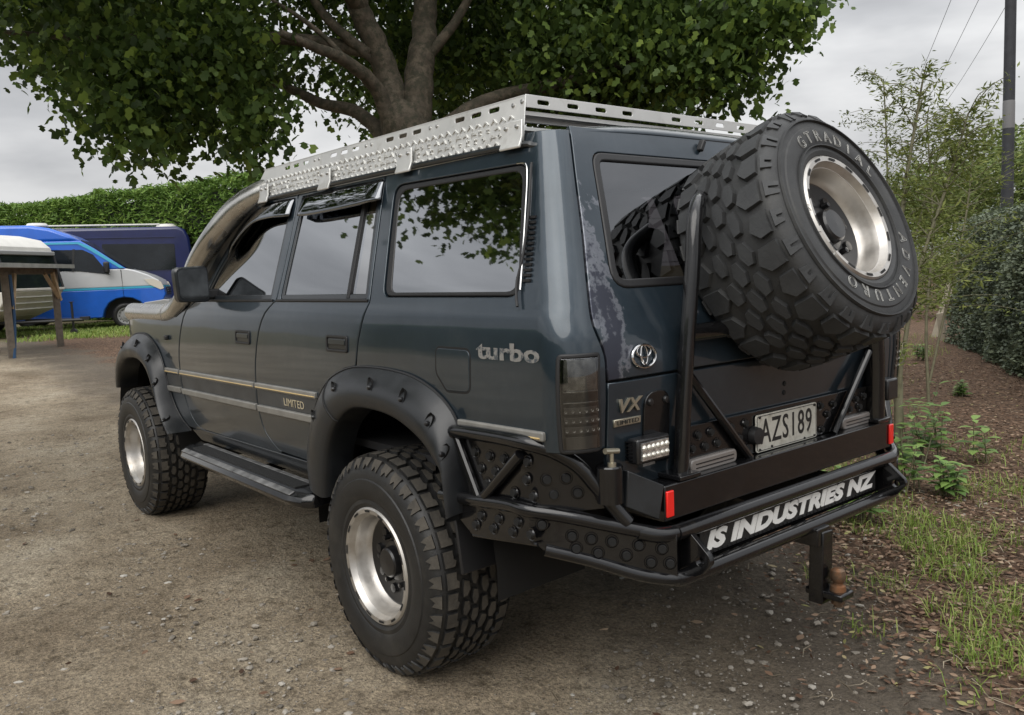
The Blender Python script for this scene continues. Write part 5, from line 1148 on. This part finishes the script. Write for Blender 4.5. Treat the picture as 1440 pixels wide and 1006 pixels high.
mb = MB(); mb.box((.215, 1.02, 1.15), (.05, 2.07, .06)); mb.build('front_sill', M['cream'], cv, bevel=.01)
for y in (.0, 2.05):
    mb = MB(); mb.tube([(.215, y, 1.12), (.02, y, 1.98)], .03, 8); mb.build('corner_post', M['vblack'], cv)
mb = MB(); mb.tube([(-.6, .35, .40), (1.25, 1.02, .40)], .035, 8); mb.tube([(-.6, 1.70, .40), (1.25, 1.02, .40)], .035, 8); mb.box((1.30, 1.02, .43), (.22, .07, .08)); mb.build('drawbar', M['vblack'], cv)
mb = MB(); mb.tube([(.95, 1.10, .12), (.95, 1.10, .82)], .028, 8); mb.tube([(.95, 1.02, .82), (.95, 1.18, .82)], .012, 6); mb.lathe([(.001, -.03), (.09, -.03), (.10, 0), (.09, .03), (.001, .03)], 16, (.95, 1.10, .10), 'y'); mb.build('jockey_wheel', M['vblack'], cv)
mb = MB(); mb.lathe([(.001, -.09), (.30, -.09), (.32, 0), (.30, .09), (.001, .09)], 22, (-2.4, 1.85, .33), 'y'); mb.build('wheel', M['rubber'], cv)

# small lean-to of rough timber with an iron roof
sh = tag(empty('timber_shelter', (14.3, -.2, .24)), 'small rough timber shelter with a flat corrugated iron roof', 'shelter')
dv = V((1.55, -1.08, 0)); dn = dv.normalized(); nn_ = V((-dn.y, dn.x, 0))
def post(p, h, w=.11, m='wood', name='post'): mb = MB(); mb.box(V(p)+V((0, 0, h/2-.15)), (w, w, h+.3)); return mb.build(name, M[m], sh, bevel=.006)
post((0, 0, 0), 1.50); post(dv, 1.56); post(nn_*1.3, 1.5); post(dv+nn_*1.3, 1.55)
rotd = V((1, 0, 0)).rotation_difference(dn).to_matrix()
mb = MB(); mb.box(dv*.28+V((0, 0, 1.515)), (2.75, .07, .11), rotd); mb.build('front_beam', M['wood'], sh); mb = MB(); mb.box(dv*.28+nn_*1.3+V((0, 0, 1.515)), (2.75, .07, .11), rotd); mb.build('rear_beam', M['wood'], sh)
def brace(p, q): mb = MB(); mb.tube([p, q], .042, 4); mb.build('brace', M['wood2'], sh, angle=20)
brace(dv+V((0, 0, 1.0))-dn*.0-nn_*.05, dv-dn*.50+V((0, 0, 1.47))-nn_*.05); brace(dv+V((0, 0, .95))-nn_*.06+dn*.03, dv+V((0, 0, 1.50))-nn_*.06-dn*.20); brace(V((0, 0, .85))-nn_*.06+dn*.06, dn*.22+V((0, 0, 1.47))-nn_*.06)
mb = MB(); vs = []; fs = []; n = 90
for i in range(n+1):
    t = -1.25+3.35*i/n
    for q, dz in ((-.28, 0), (1.6, .07)):
        p = dn*t+nn_*q; vs.append((p.x, p.y, 1.60+dz+.014*math.sin(t*2*PI/.09)))
for i in range(n): fs.append((2*i, 2*i+2, 2*i+3, 2*i+1))
mb.add(vs, fs); rfo = mb.build('roof_sheet', M['tin'], sh, fix=False); md = rfo.modifiers.new('thickness', 'SOLIDIFY'); md.thickness = .012
mb = MB(); mb.box(dv*.28-nn_*.27+V((0, 0, 1.605)), (3.3, .02, .075), rotd); mb.build('roof_fascia', M['tin'], sh)
mb = MB(); mb.tube([(-.05, -.02, .0), (.02, -.09, .7), (-.02, -.08, 1.45)], .03, 6, smooth=3); mb.build('blue_strap', mat('faded_blue_strap', (.03, .08, .17), .6), sh)

# ------------------------------------------------------------------ right-hand side: saplings, posts, pole, far planting
def sapling(loc, label, stems, n, spread, seed):
    rj = random.Random(seed); o = tag(empty('feathery_sapling', loc), label, 'sapling', None); paths = []; P = []
    for (pts, r) in stems:
        paths.append((pts, r, .006)); sp = spline([V(p) for p in pts], 6); hi_ = sp[-1].z
        for q in sp:
            if q.z < hi_*.34: continue
            for _ in range(n):
                a = rj.uniform(0, 2*PI); l = spread*rj.uniform(.45, 1.15)*(1.15-q.z/hi_*.72); d = V((math.cos(a), math.sin(a), rj.uniform(-.05, .8)))
                e = q+d*l; m_ = q.lerp(e, .5)+V((0, 0, .04)); paths.append(([q, m_, e], .0045, .0014))
                for t in np.linspace(.25, 1.05, 16):
                    c = q.lerp(e, t); P += [(c.x+rj.gauss(0, .035), c.y+rj.gauss(0, .035), c.z+rj.gauss(0, .035)-.01) for _ in range(3)]
    branch_mesh(paths, M['bark2'], 'stem', o); vv, ss = leaves(np.array(P), .052, np.array([(0, -.5), (.13, 0), (0, .5), (-.13, 0)]), .1); quads_obj('foliage', vv, ss, LM['fine'], o); return o
sapling((.20, -3.23, 0), 'feathery yellow-green young tree with two stems behind the spare wheel', [([(0, 0, -.05), (-.02, .01, .5), (.06, -.05, 1.1), (.02, -.16, 1.9), (-.06, -.22, 2.55)], .034), ([(0, 0, .28), (-.05, .03, .7), (-.10, -.10, 1.3), (-.22, -.26, 1.9), (-.30, -.34, 2.3)], .018)], 3, .62, 3)
sapling((1.0, -5.5, 0), 'feathery young tree standing free between the wagon and the clipped hedge', [([(0, 0, -.05), (.03, 0, .8), (0, -.05, 1.6), (.06, -.04, 2.6)], .016), ([(0, 0, .2), (-.1, -.1, .9), (-.22, -.2, 1.7), (-.26, -.25, 2.3)], .012)], 3, .80, 8)
sapling((1.9, -6.4, 0), 'tall sparse feathery young tree rising in front of the far bank', [([(0, 0, -.05), (.0, .05, 1.0), (-.05, 0, 2.2), (-.02, .03, 3.2)], .018), ([(0, 0, .3), (-.15, -.2, 1.2), (-.35, -.35, 2.2), (-.5, -.5, 2.8)], .014)], 3, .8, 12)
mb = MB(); mb.box((0, 0, .50), (.032, .032, 1.1)); tag(mb.build('plant_stake', M['tin'], None), 'thin pale grey stake tied beside the feathery young tree', 'stake').location = (.22, -3.13, 0)
def post_thing(name, loc, size, tilt, m, label):
    mb = MB(); mb.box((0, 0, size[2]/2-.05), size); o = tag(mb.build(name, m, None, bevel=.006), label, 'post'); o.location = loc; o.rotation_euler = tilt; return o
M['palewood'] = mat('bleached_timber', (.33, .29, .22), .8, var=(8, .25), bump=(30, .3))
post_thing('leaning_post', (3.9, -12.2, 0), (.11, .11, 1.0), (.30, -.22, .3), M['palewood'], 'bleached timber post leaning at the end of the clipped hedge')
post_thing('timber_offcut', (3.5, -11.6, 0), (.10, .10, .50), (-.05, .12, .2), M['palewood'], 'short upright timber offcut beside the leaning post')
pole = tag(empty('power_pole', (6.37, -21.9, 0)), 'tall dark power pole with a pale grey band behind the hedge', 'pole')
mb = MB(); mb.lathe([(.001, -.3), (.155, -.3), (.125, 9.8), (.001, 9.8)], 16, (0, 0, 0), 'z'); mb.build('shaft', mat('tarred_pole', (.028, .030, .036), .7, var=(5, .3)), pole)
mb = MB(); mb.lathe([(.1415, 4.55), (.1445, 4.60), (.1430, 5.2), (.1385, 5.25)], 16, (0, 0, 0), 'z'); mb.build('metal_band', mat('grey_band', (.16, .16, .165), .6), pole)
mb = MB(); mb.box((0, 0, 9.3), (2.2, .10, .12)); mb.build('cross_arm', M['wood'], pole)
for k, dx in enumerate((-.95, 0.05, .95)):
    p0 = V((6.37+dx, -21.9, 9.38)); p1 = V((30+dx, -62, 10.0)); mb = MB()
    mb.tube([p0.lerp(p1, t/20)-V((0, 0, 1.5*math.sin(PI*t/20))) for t in range(21)], .008, 5); tag(mb.build('power_line', M['vblack'], None), 'thin overhead power line strung from the dark pole', 'power line', 'overhead power lines')
def far_tree(loc, lobes_, n, size, label, name='far_tree', h=2.5, m='far'):
    o = tag(empty(name, loc), label, 'tree', None); branch_mesh([([V((0, 0, -.3)), V((.1, 0, h*.5)), V((0, .1, h))], .16, .07)]+[([V((0, .05, h*.7)), V((c[0]*.5, c[1]*.5, (h*.7+c[2])/2)), V(c[:3])], .07, .02) for c in lobes_], M['bark'], 'trunk', o)
    tot = sum(c[3]**2 for c in lobes_); P = np.concatenate([lobe_points(c[:3], c[3], int(n*c[3]**2/tot), .75, 6, .12) for c in lobes_])
    vv, ss = leaves(P, size, QUAD, .1); hgt = (P[:, 2]-P[:, 2].min())/np.ptp(P[:, 2]); quads_obj('crown', vv, ss, LM[m], o, np.clip(RNG.random(len(P))*.8+.1, 0, 1)); return o
far_tree((10.4, -21.0, 0), [(0, 0, 3.2, 1.1), (.4, .3, 4.1, .8), (-.7, -.3, 2.3, 1.0), (.9, -.4, 2.4, .9)], 7000, .16, 'rounded dark green tree rising behind the spare wheel')
far_tree((14.5, -44, 0), [(0, 0, 6.0, 2.6), (-3, -1, 5.2, 2.4), (3.0, 1, 4.6, 2.6), (6, 2, 3.6, 2.3), (-5.5, -3, 6.0, 2.8), (1, 1, 3, 2.5), (-4, 0, 2.6, 2.6)], 16000, .34, 'broad domed tree forming the highest part of the far bank', h=4)
far_tree((11.0, -36, 0), [(0, 0, 4.6, 2.0), (-2.4, -1, 5.4, 2.2), (2.4, 1, 3.9, 1.9), (0, 0, 2.4, 2.2), (-3, 0, 2.6, 2.4)], 12000, .26, 'bright green rounded tree on the nearer slope of the far bank', h=3)
far_tree((20, -40, 0), [(0, 0, 3.8, 2.0), (2.5, 1, 3.0, 1.9), (-2.3, -1, 3.2, 2.0), (5, 1.5, 2.6, 1.7), (0, 0, 1.8, 2.0)], 9000, .30, 'lower spreading tree on the falling edge of the far bank', h=3)
far_tree((5.2, -42, 0), [(0, 0, 6.8, 2.8), (-3, 0, 6.5, 3.0), (2.4, 1, 5.6, 2.4), (0, 1, 3.4, 2.8), (-4, 0, 3.2, 3.0)], 12000, .34, 'tall tree of the far bank behind the power pole', h=4)
for k, (x, y, hh, sc_) in enumerate([(7.6, -18.5, 1.5, 1.0), (5.4, -16.6, 1.35, .9), (9.3, -18.0, 1.7, 1.1), (3.6, -18.2, 1.6, 1.0), (11.6, -19.5, 1.6, 1.1)]):
    lab = ['yellow-green bushy shrub in the middle of the far planting', 'small yellow-green shrub just past the leaning post', 'large yellow-green shrub in front of the rounded dark tree', 'yellow-green shrub at the foot of the power pole', 'yellow-green shrub partly hidden behind the spare wheel'][k]
    far_tree((x, y, 0), [(0, 0, hh, .9*sc_), (.7*sc_, .3, hh*.7, .7*sc_), (-.7*sc_, -.2, hh*.75, .7*sc_), (0, .4, hh*.45, .8*sc_)], 5200, .085, lab, 'bushy_shrub', hh*.8, 'fine')

# ------------------------------------------------------------------ weeds, grass, litter, stones
def weed(loc, h, n, seed, label, group=None, size=.085):
    rj = random.Random(seed); o = tag(empty('leafy_weed', loc), label, 'weed', group); paths = []; vs = []; k = 0
    for st in range(n):
        a = rj.uniform(0, 2*PI); hh = h*rj.uniform(.65, 1.05); tip = V((math.cos(a), math.sin(a), 0))*hh*.35*rj.random()+V((0, 0, hh)); b0 = V((rj.uniform(-1, 1), rj.uniform(-1, 1), 0))*.25*h*(st > 0)
        paths.append(([b0, b0.lerp(b0+tip, .5)+V((0, 0, .02)), b0+tip], .005, .002))
        for i in range(5):
            t = .3+.7*i/4; p = b0+tip*t
            for q in range(2):
                aa = a+i*1.57+q*PI+rj.uniform(-.4, .4); d = V((math.cos(aa), math.sin(aa), rj.uniform(-.1, .35))).normalized(); s_ = d.cross(V((0, 0, 1))).normalized(); u_ = s_.cross(d); sz = size*rj.uniform(.7, 1.25)*(1.15-.4*t)
                for x, y, c in ((0, 0, 0), (.20, .22, .03), (.30, .50, .05), (.20, .80, .02), (0, 1.1, -.08), (-.20, .80, .02), (-.30, .50, .05), (-.20, .22, .03)): vs.append(p+d*(y*sz)+s_*(x*sz)+u_*(c*sz*1.5))
                k += 1
    branch_mesh(paths, M['bark2'], 'stem', o); quads_obj('foliage', np.array([tuple(v) for v in vs]), np.full(k, 8), LM['weed'], o); return o
weed((.02, -3.25, 0), .40, 8, 1, 'bushy bright green weed at the foot of the feathery young tree', size=.10)
weed((-.18, -2.52, 0), .36, 7, 2, 'pale green leafy weed standing just past the recovery point', size=.10)
weed((-.32, -1.75, 0), .26, 9, 3, 'broad-leaved green weed clump under the end of the lower bumper tube', size=.09)
weed((-.27, -3.50, 0), .30, 2, 4, 'small dark-stemmed weed with broad leaves standing alone in the mulch', size=.12)
weed((.28, -3.75, 0), .48, 3, 5, 'upright yellow-tipped weed rising behind the bushy bright weed', size=.09)
weed((.95, -6.05, 0), .16, 10, 6, 'low spreading green weed patch in the middle of the mulch', size=.07)
weed((2.6, -8.9, 0), .22, 10, 7, 'low green weed patch near the leaning post', size=.08)
weed((.0, -2.1, 0), .18, 12, 9, 'dense low weed growing along the drive edge beyond the tow ball', size=.07)
weed((3.0, -7.4, 0), .22, 10, 10, 'low weed patch in the mulch far behind the young tree', size=.08)
weed((-.45, -2.55, 0), .22, 8, 11, 'leafy green weed between the recovery point and the lone dark-stemmed weed', size=.085)
def blades(spots, name, m, label, cat, h, w, lean=.5):
    vs = []
    for (x, y, r, n) in spots:
        a = RNG.random(n)*2*PI; rr_2 = r*np.sqrt(RNG.random(n)); bx, by = x+rr_2*np.cos(a), y+rr_2*np.sin(a); bz = gz(bx, by)-.005
        d = RNG.random(n)*2*PI; hh = h*RNG.uniform(.35, 1.15, n); l = hh*lean*RNG.random(n)*1.6; ww = w*RNG.uniform(.6, 1.3, n)
        sx, sy = -np.sin(d)*ww, np.cos(d)*ww; dx, dy = np.cos(d)*l, np.sin(d)*l
        m1 = (bx+dx*.45+sx*.8, by+dy*.45+sy*.8, bz+hh*.62); m0 = (bx+dx*.45-sx*.8, by+dy*.45-sy*.8, bz+hh*.62)
        q = [(bx-sx, by-sy, bz), (bx+sx, by+sy, bz), m1, m0, m0, m1, (bx+dx, by+dy, bz+hh*(1-.35*lean))]
        vs.append(np.stack([np.stack(p, -1) for p in q], 1).reshape(-1, 3))
    v = np.concatenate(vs); return tag(quads_obj(name, v, np.tile([4, 3], len(v)//7), m, None, np.repeat(RNG.random(len(v)//7), 2)), label, cat, kind='stuff')
blades([(-1.40, -.62, .17, 330), (-1.22, -.90, .16, 200), (-.98, -1.32, .16, 260), (-.80, -1.62, .20, 420), (-.62, -1.95, .17, 220), (-.45, -1.75, .20, 170), (-.15, -2.1, .30, 220), (-.95, -1.95, .2, 160), (-1.26, -1.16, .18, 200), (-1.45, -1.0, .15, 110), (-.86, -.98, .10, 60), (-.55, -2.9, .25, 180), (.3, -2.5, .4, 380), (.6, -3.0, .5, 300), (-.6, -2.7, .3, 160), (-.3, -3.9, .5, 200), (1.5, -5.0, .6, 260), (2.4, -6.4, .8, 300), (3.6, -9.5, 1.0, 800), (4.8, -11, 1.5, 900), (-1.0, -.55, .10, 26), (-1.45, -.30, .12, 30), (-.62, -.95, .12, 40), (-1.9, -1.6, .4, 160)], 'grass', LM['grass'], 'thin bright green grass tufts along the edge of the drive', 'grass', .10, .0022, .8)
blades([(x, -1.4-.16*(x-16)+random.uniform(-2.6, 1.8), .8, 420) for x in np.linspace(17.8, 25, 30)], 'grass', LM['grass'], 'rough grass round the caravan and the parked vans', 'grass', .13, .008, .8)
def scatter(n, fn):
    P = []
    while len(P) < n: P += fn()
    return np.array(P[:n])
def in_mulch(x, y): return -y+.75*min(1.6, max(0, -(x+.2))) > 1.30+random.gauss(0, .30)
def lit():
    out = []
    for _ in range(600):
        r = 1.5+11*random.random()**2.0; a = random.uniform(-1.28, -.55); x = -2.52+r*math.cos(a); y = 2.37+r*math.sin(a)
        if y < .2 and in_mulch(x, y): out.append((x, y, random.uniform(.002, .020)))
    return out
P = scatter(38000, lit); vv, ss = leaves(P, .031, OVAL, 0, curl=.5); v3 = vv.reshape(-1, 6, 3); v3[:, :, 2] = P[:, None, 2]+(v3[:, :, 2]-P[:, None, 2])*.42+.008
tag(quads_obj('leaf_litter', v3.reshape(-1, 3), ss, LM['litter']), 'brown dry leaf litter covering the planting bed', 'leaf litter', kind='stuff')
def drv():
    out = []
    for _ in range(500):
        r = random.random()**1.6*8; a = random.uniform(-1.35, .25); x = -2.52+(1.2+r)*math.cos(a); y = 2.37+(1.2+r)*math.sin(a)
        if -3.2 < y < 4: out.append((x, y, 0))
    return out
P = scatter(420, drv); P[:, 2] = .012; vv, ss = leaves(P, .045, OVAL, 0, curl=.5); v3 = vv.reshape(-1, 6, 3); v3[:, :, 2] = P[:, None, 2]+(v3[:, :, 2]-P[:, None, 2])*.3
tag(quads_obj('fallen_leaves', v3.reshape(-1, 3), ss, LM['litter']), 'scattered dry leaves lying on the gravel drive', 'leaves', kind='stuff')
# straw and twigs
def sticks(P, ln, w, name, label):
    n = len(P); a = RNG.random(n)*PI; l = ln*RNG.uniform(.3, 1.3, n); d = np.stack([np.cos(a), np.sin(a), RNG.normal(size=n)*.08], 1)*l[:, None]; s = np.stack([-np.sin(a), np.cos(a), np.zeros(n)], 1)*w; k = np.stack([-np.sin(a), np.cos(a), np.zeros(n)], 1)*(l*RNG.normal(size=n)*.12)[:, None]
    P = P+np.array((0, 0, .006)); q = [P-d/2-s, P-d/2+s, P+k+s*1.2+np.array((0, 0, .003)), P+d/2+s*.3, P+d/2-s*.3, P+k-s*1.2+np.array((0, 0, .003))]
    return tag(quads_obj(name, np.stack(q, 1).reshape(-1, 3), np.full(n, 6), LM['straw']), label, 'twigs', kind='stuff')
Pa = scatter(1500, drv); Pa = Pa[(RNG.random(len(Pa)) < np.clip(.28-.28*(Pa[:, 1]-.2), .06, 1))]; Pb = scatter(2600, lit); Pb[:, 2] = RNG.uniform(.01, .03, len(Pb))
sticks(np.concatenate([Pa, Pb]), .085, .0017, 'twigs', 'dry straw and small twigs strewn over soil and gravel')
# loose stones
P = scatter(24000, drv); n = len(P); ico = np.array([(0, 0, 1), (.89, 0, .45), (.28, .85, .45), (-.72, .53, .45), (-.72, -.53, .45), (.28, -.85, .45), (.72, .53, -.3), (-.28, .85, -.3), (-.89, 0, -.3), (-.28, -.85, -.3), (.72, -.53, -.3)])
tri_ = [(0, 1, 2), (0, 2, 3), (0, 3, 4), (0, 4, 5), (0, 5, 1), (1, 6, 2), (2, 7, 3), (3, 8, 4), (4, 9, 5), (5, 10, 1), (2, 6, 7), (3, 7, 8), (4, 8, 9), (5, 9, 10), (1, 10, 6)]
dist_ = np.hypot(P[:, 0]+2.52, P[:, 1]-2.37); sz = (.0026+.0105*RNG.random(n)**7)*(1+dist_*.05)
sc3 = np.stack([RNG.uniform(.7, 1.6, n), RNG.uniform(.7, 1.3, n), RNG.uniform(.4, .8, n)], 1)*sz[:, None]; an = RNG.random(n)*2*PI
b = ico[None]*sc3[:, None, :]*RNG.uniform(.75, 1.2, (n, 11, 1)); X = b[..., 0]*np.cos(an)[:, None]-b[..., 1]*np.sin(an)[:, None]; Y = b[..., 0]*np.sin(an)[:, None]+b[..., 1]*np.cos(an)[:, None]
b = np.stack([X, Y, b[..., 2]], -1)+P[:, None, :]+np.array((0, 0, .002)); tv = b[:, np.array(tri_).ravel(), :].reshape(-1, 3)
tag(quads_obj('loose_stones', tv, np.full(n*15, 3), LM['stone'], None, np.repeat(RNG.random(n), 15)), 'loose grit and small stones on the gravel drive', 'stones', kind='stuff')
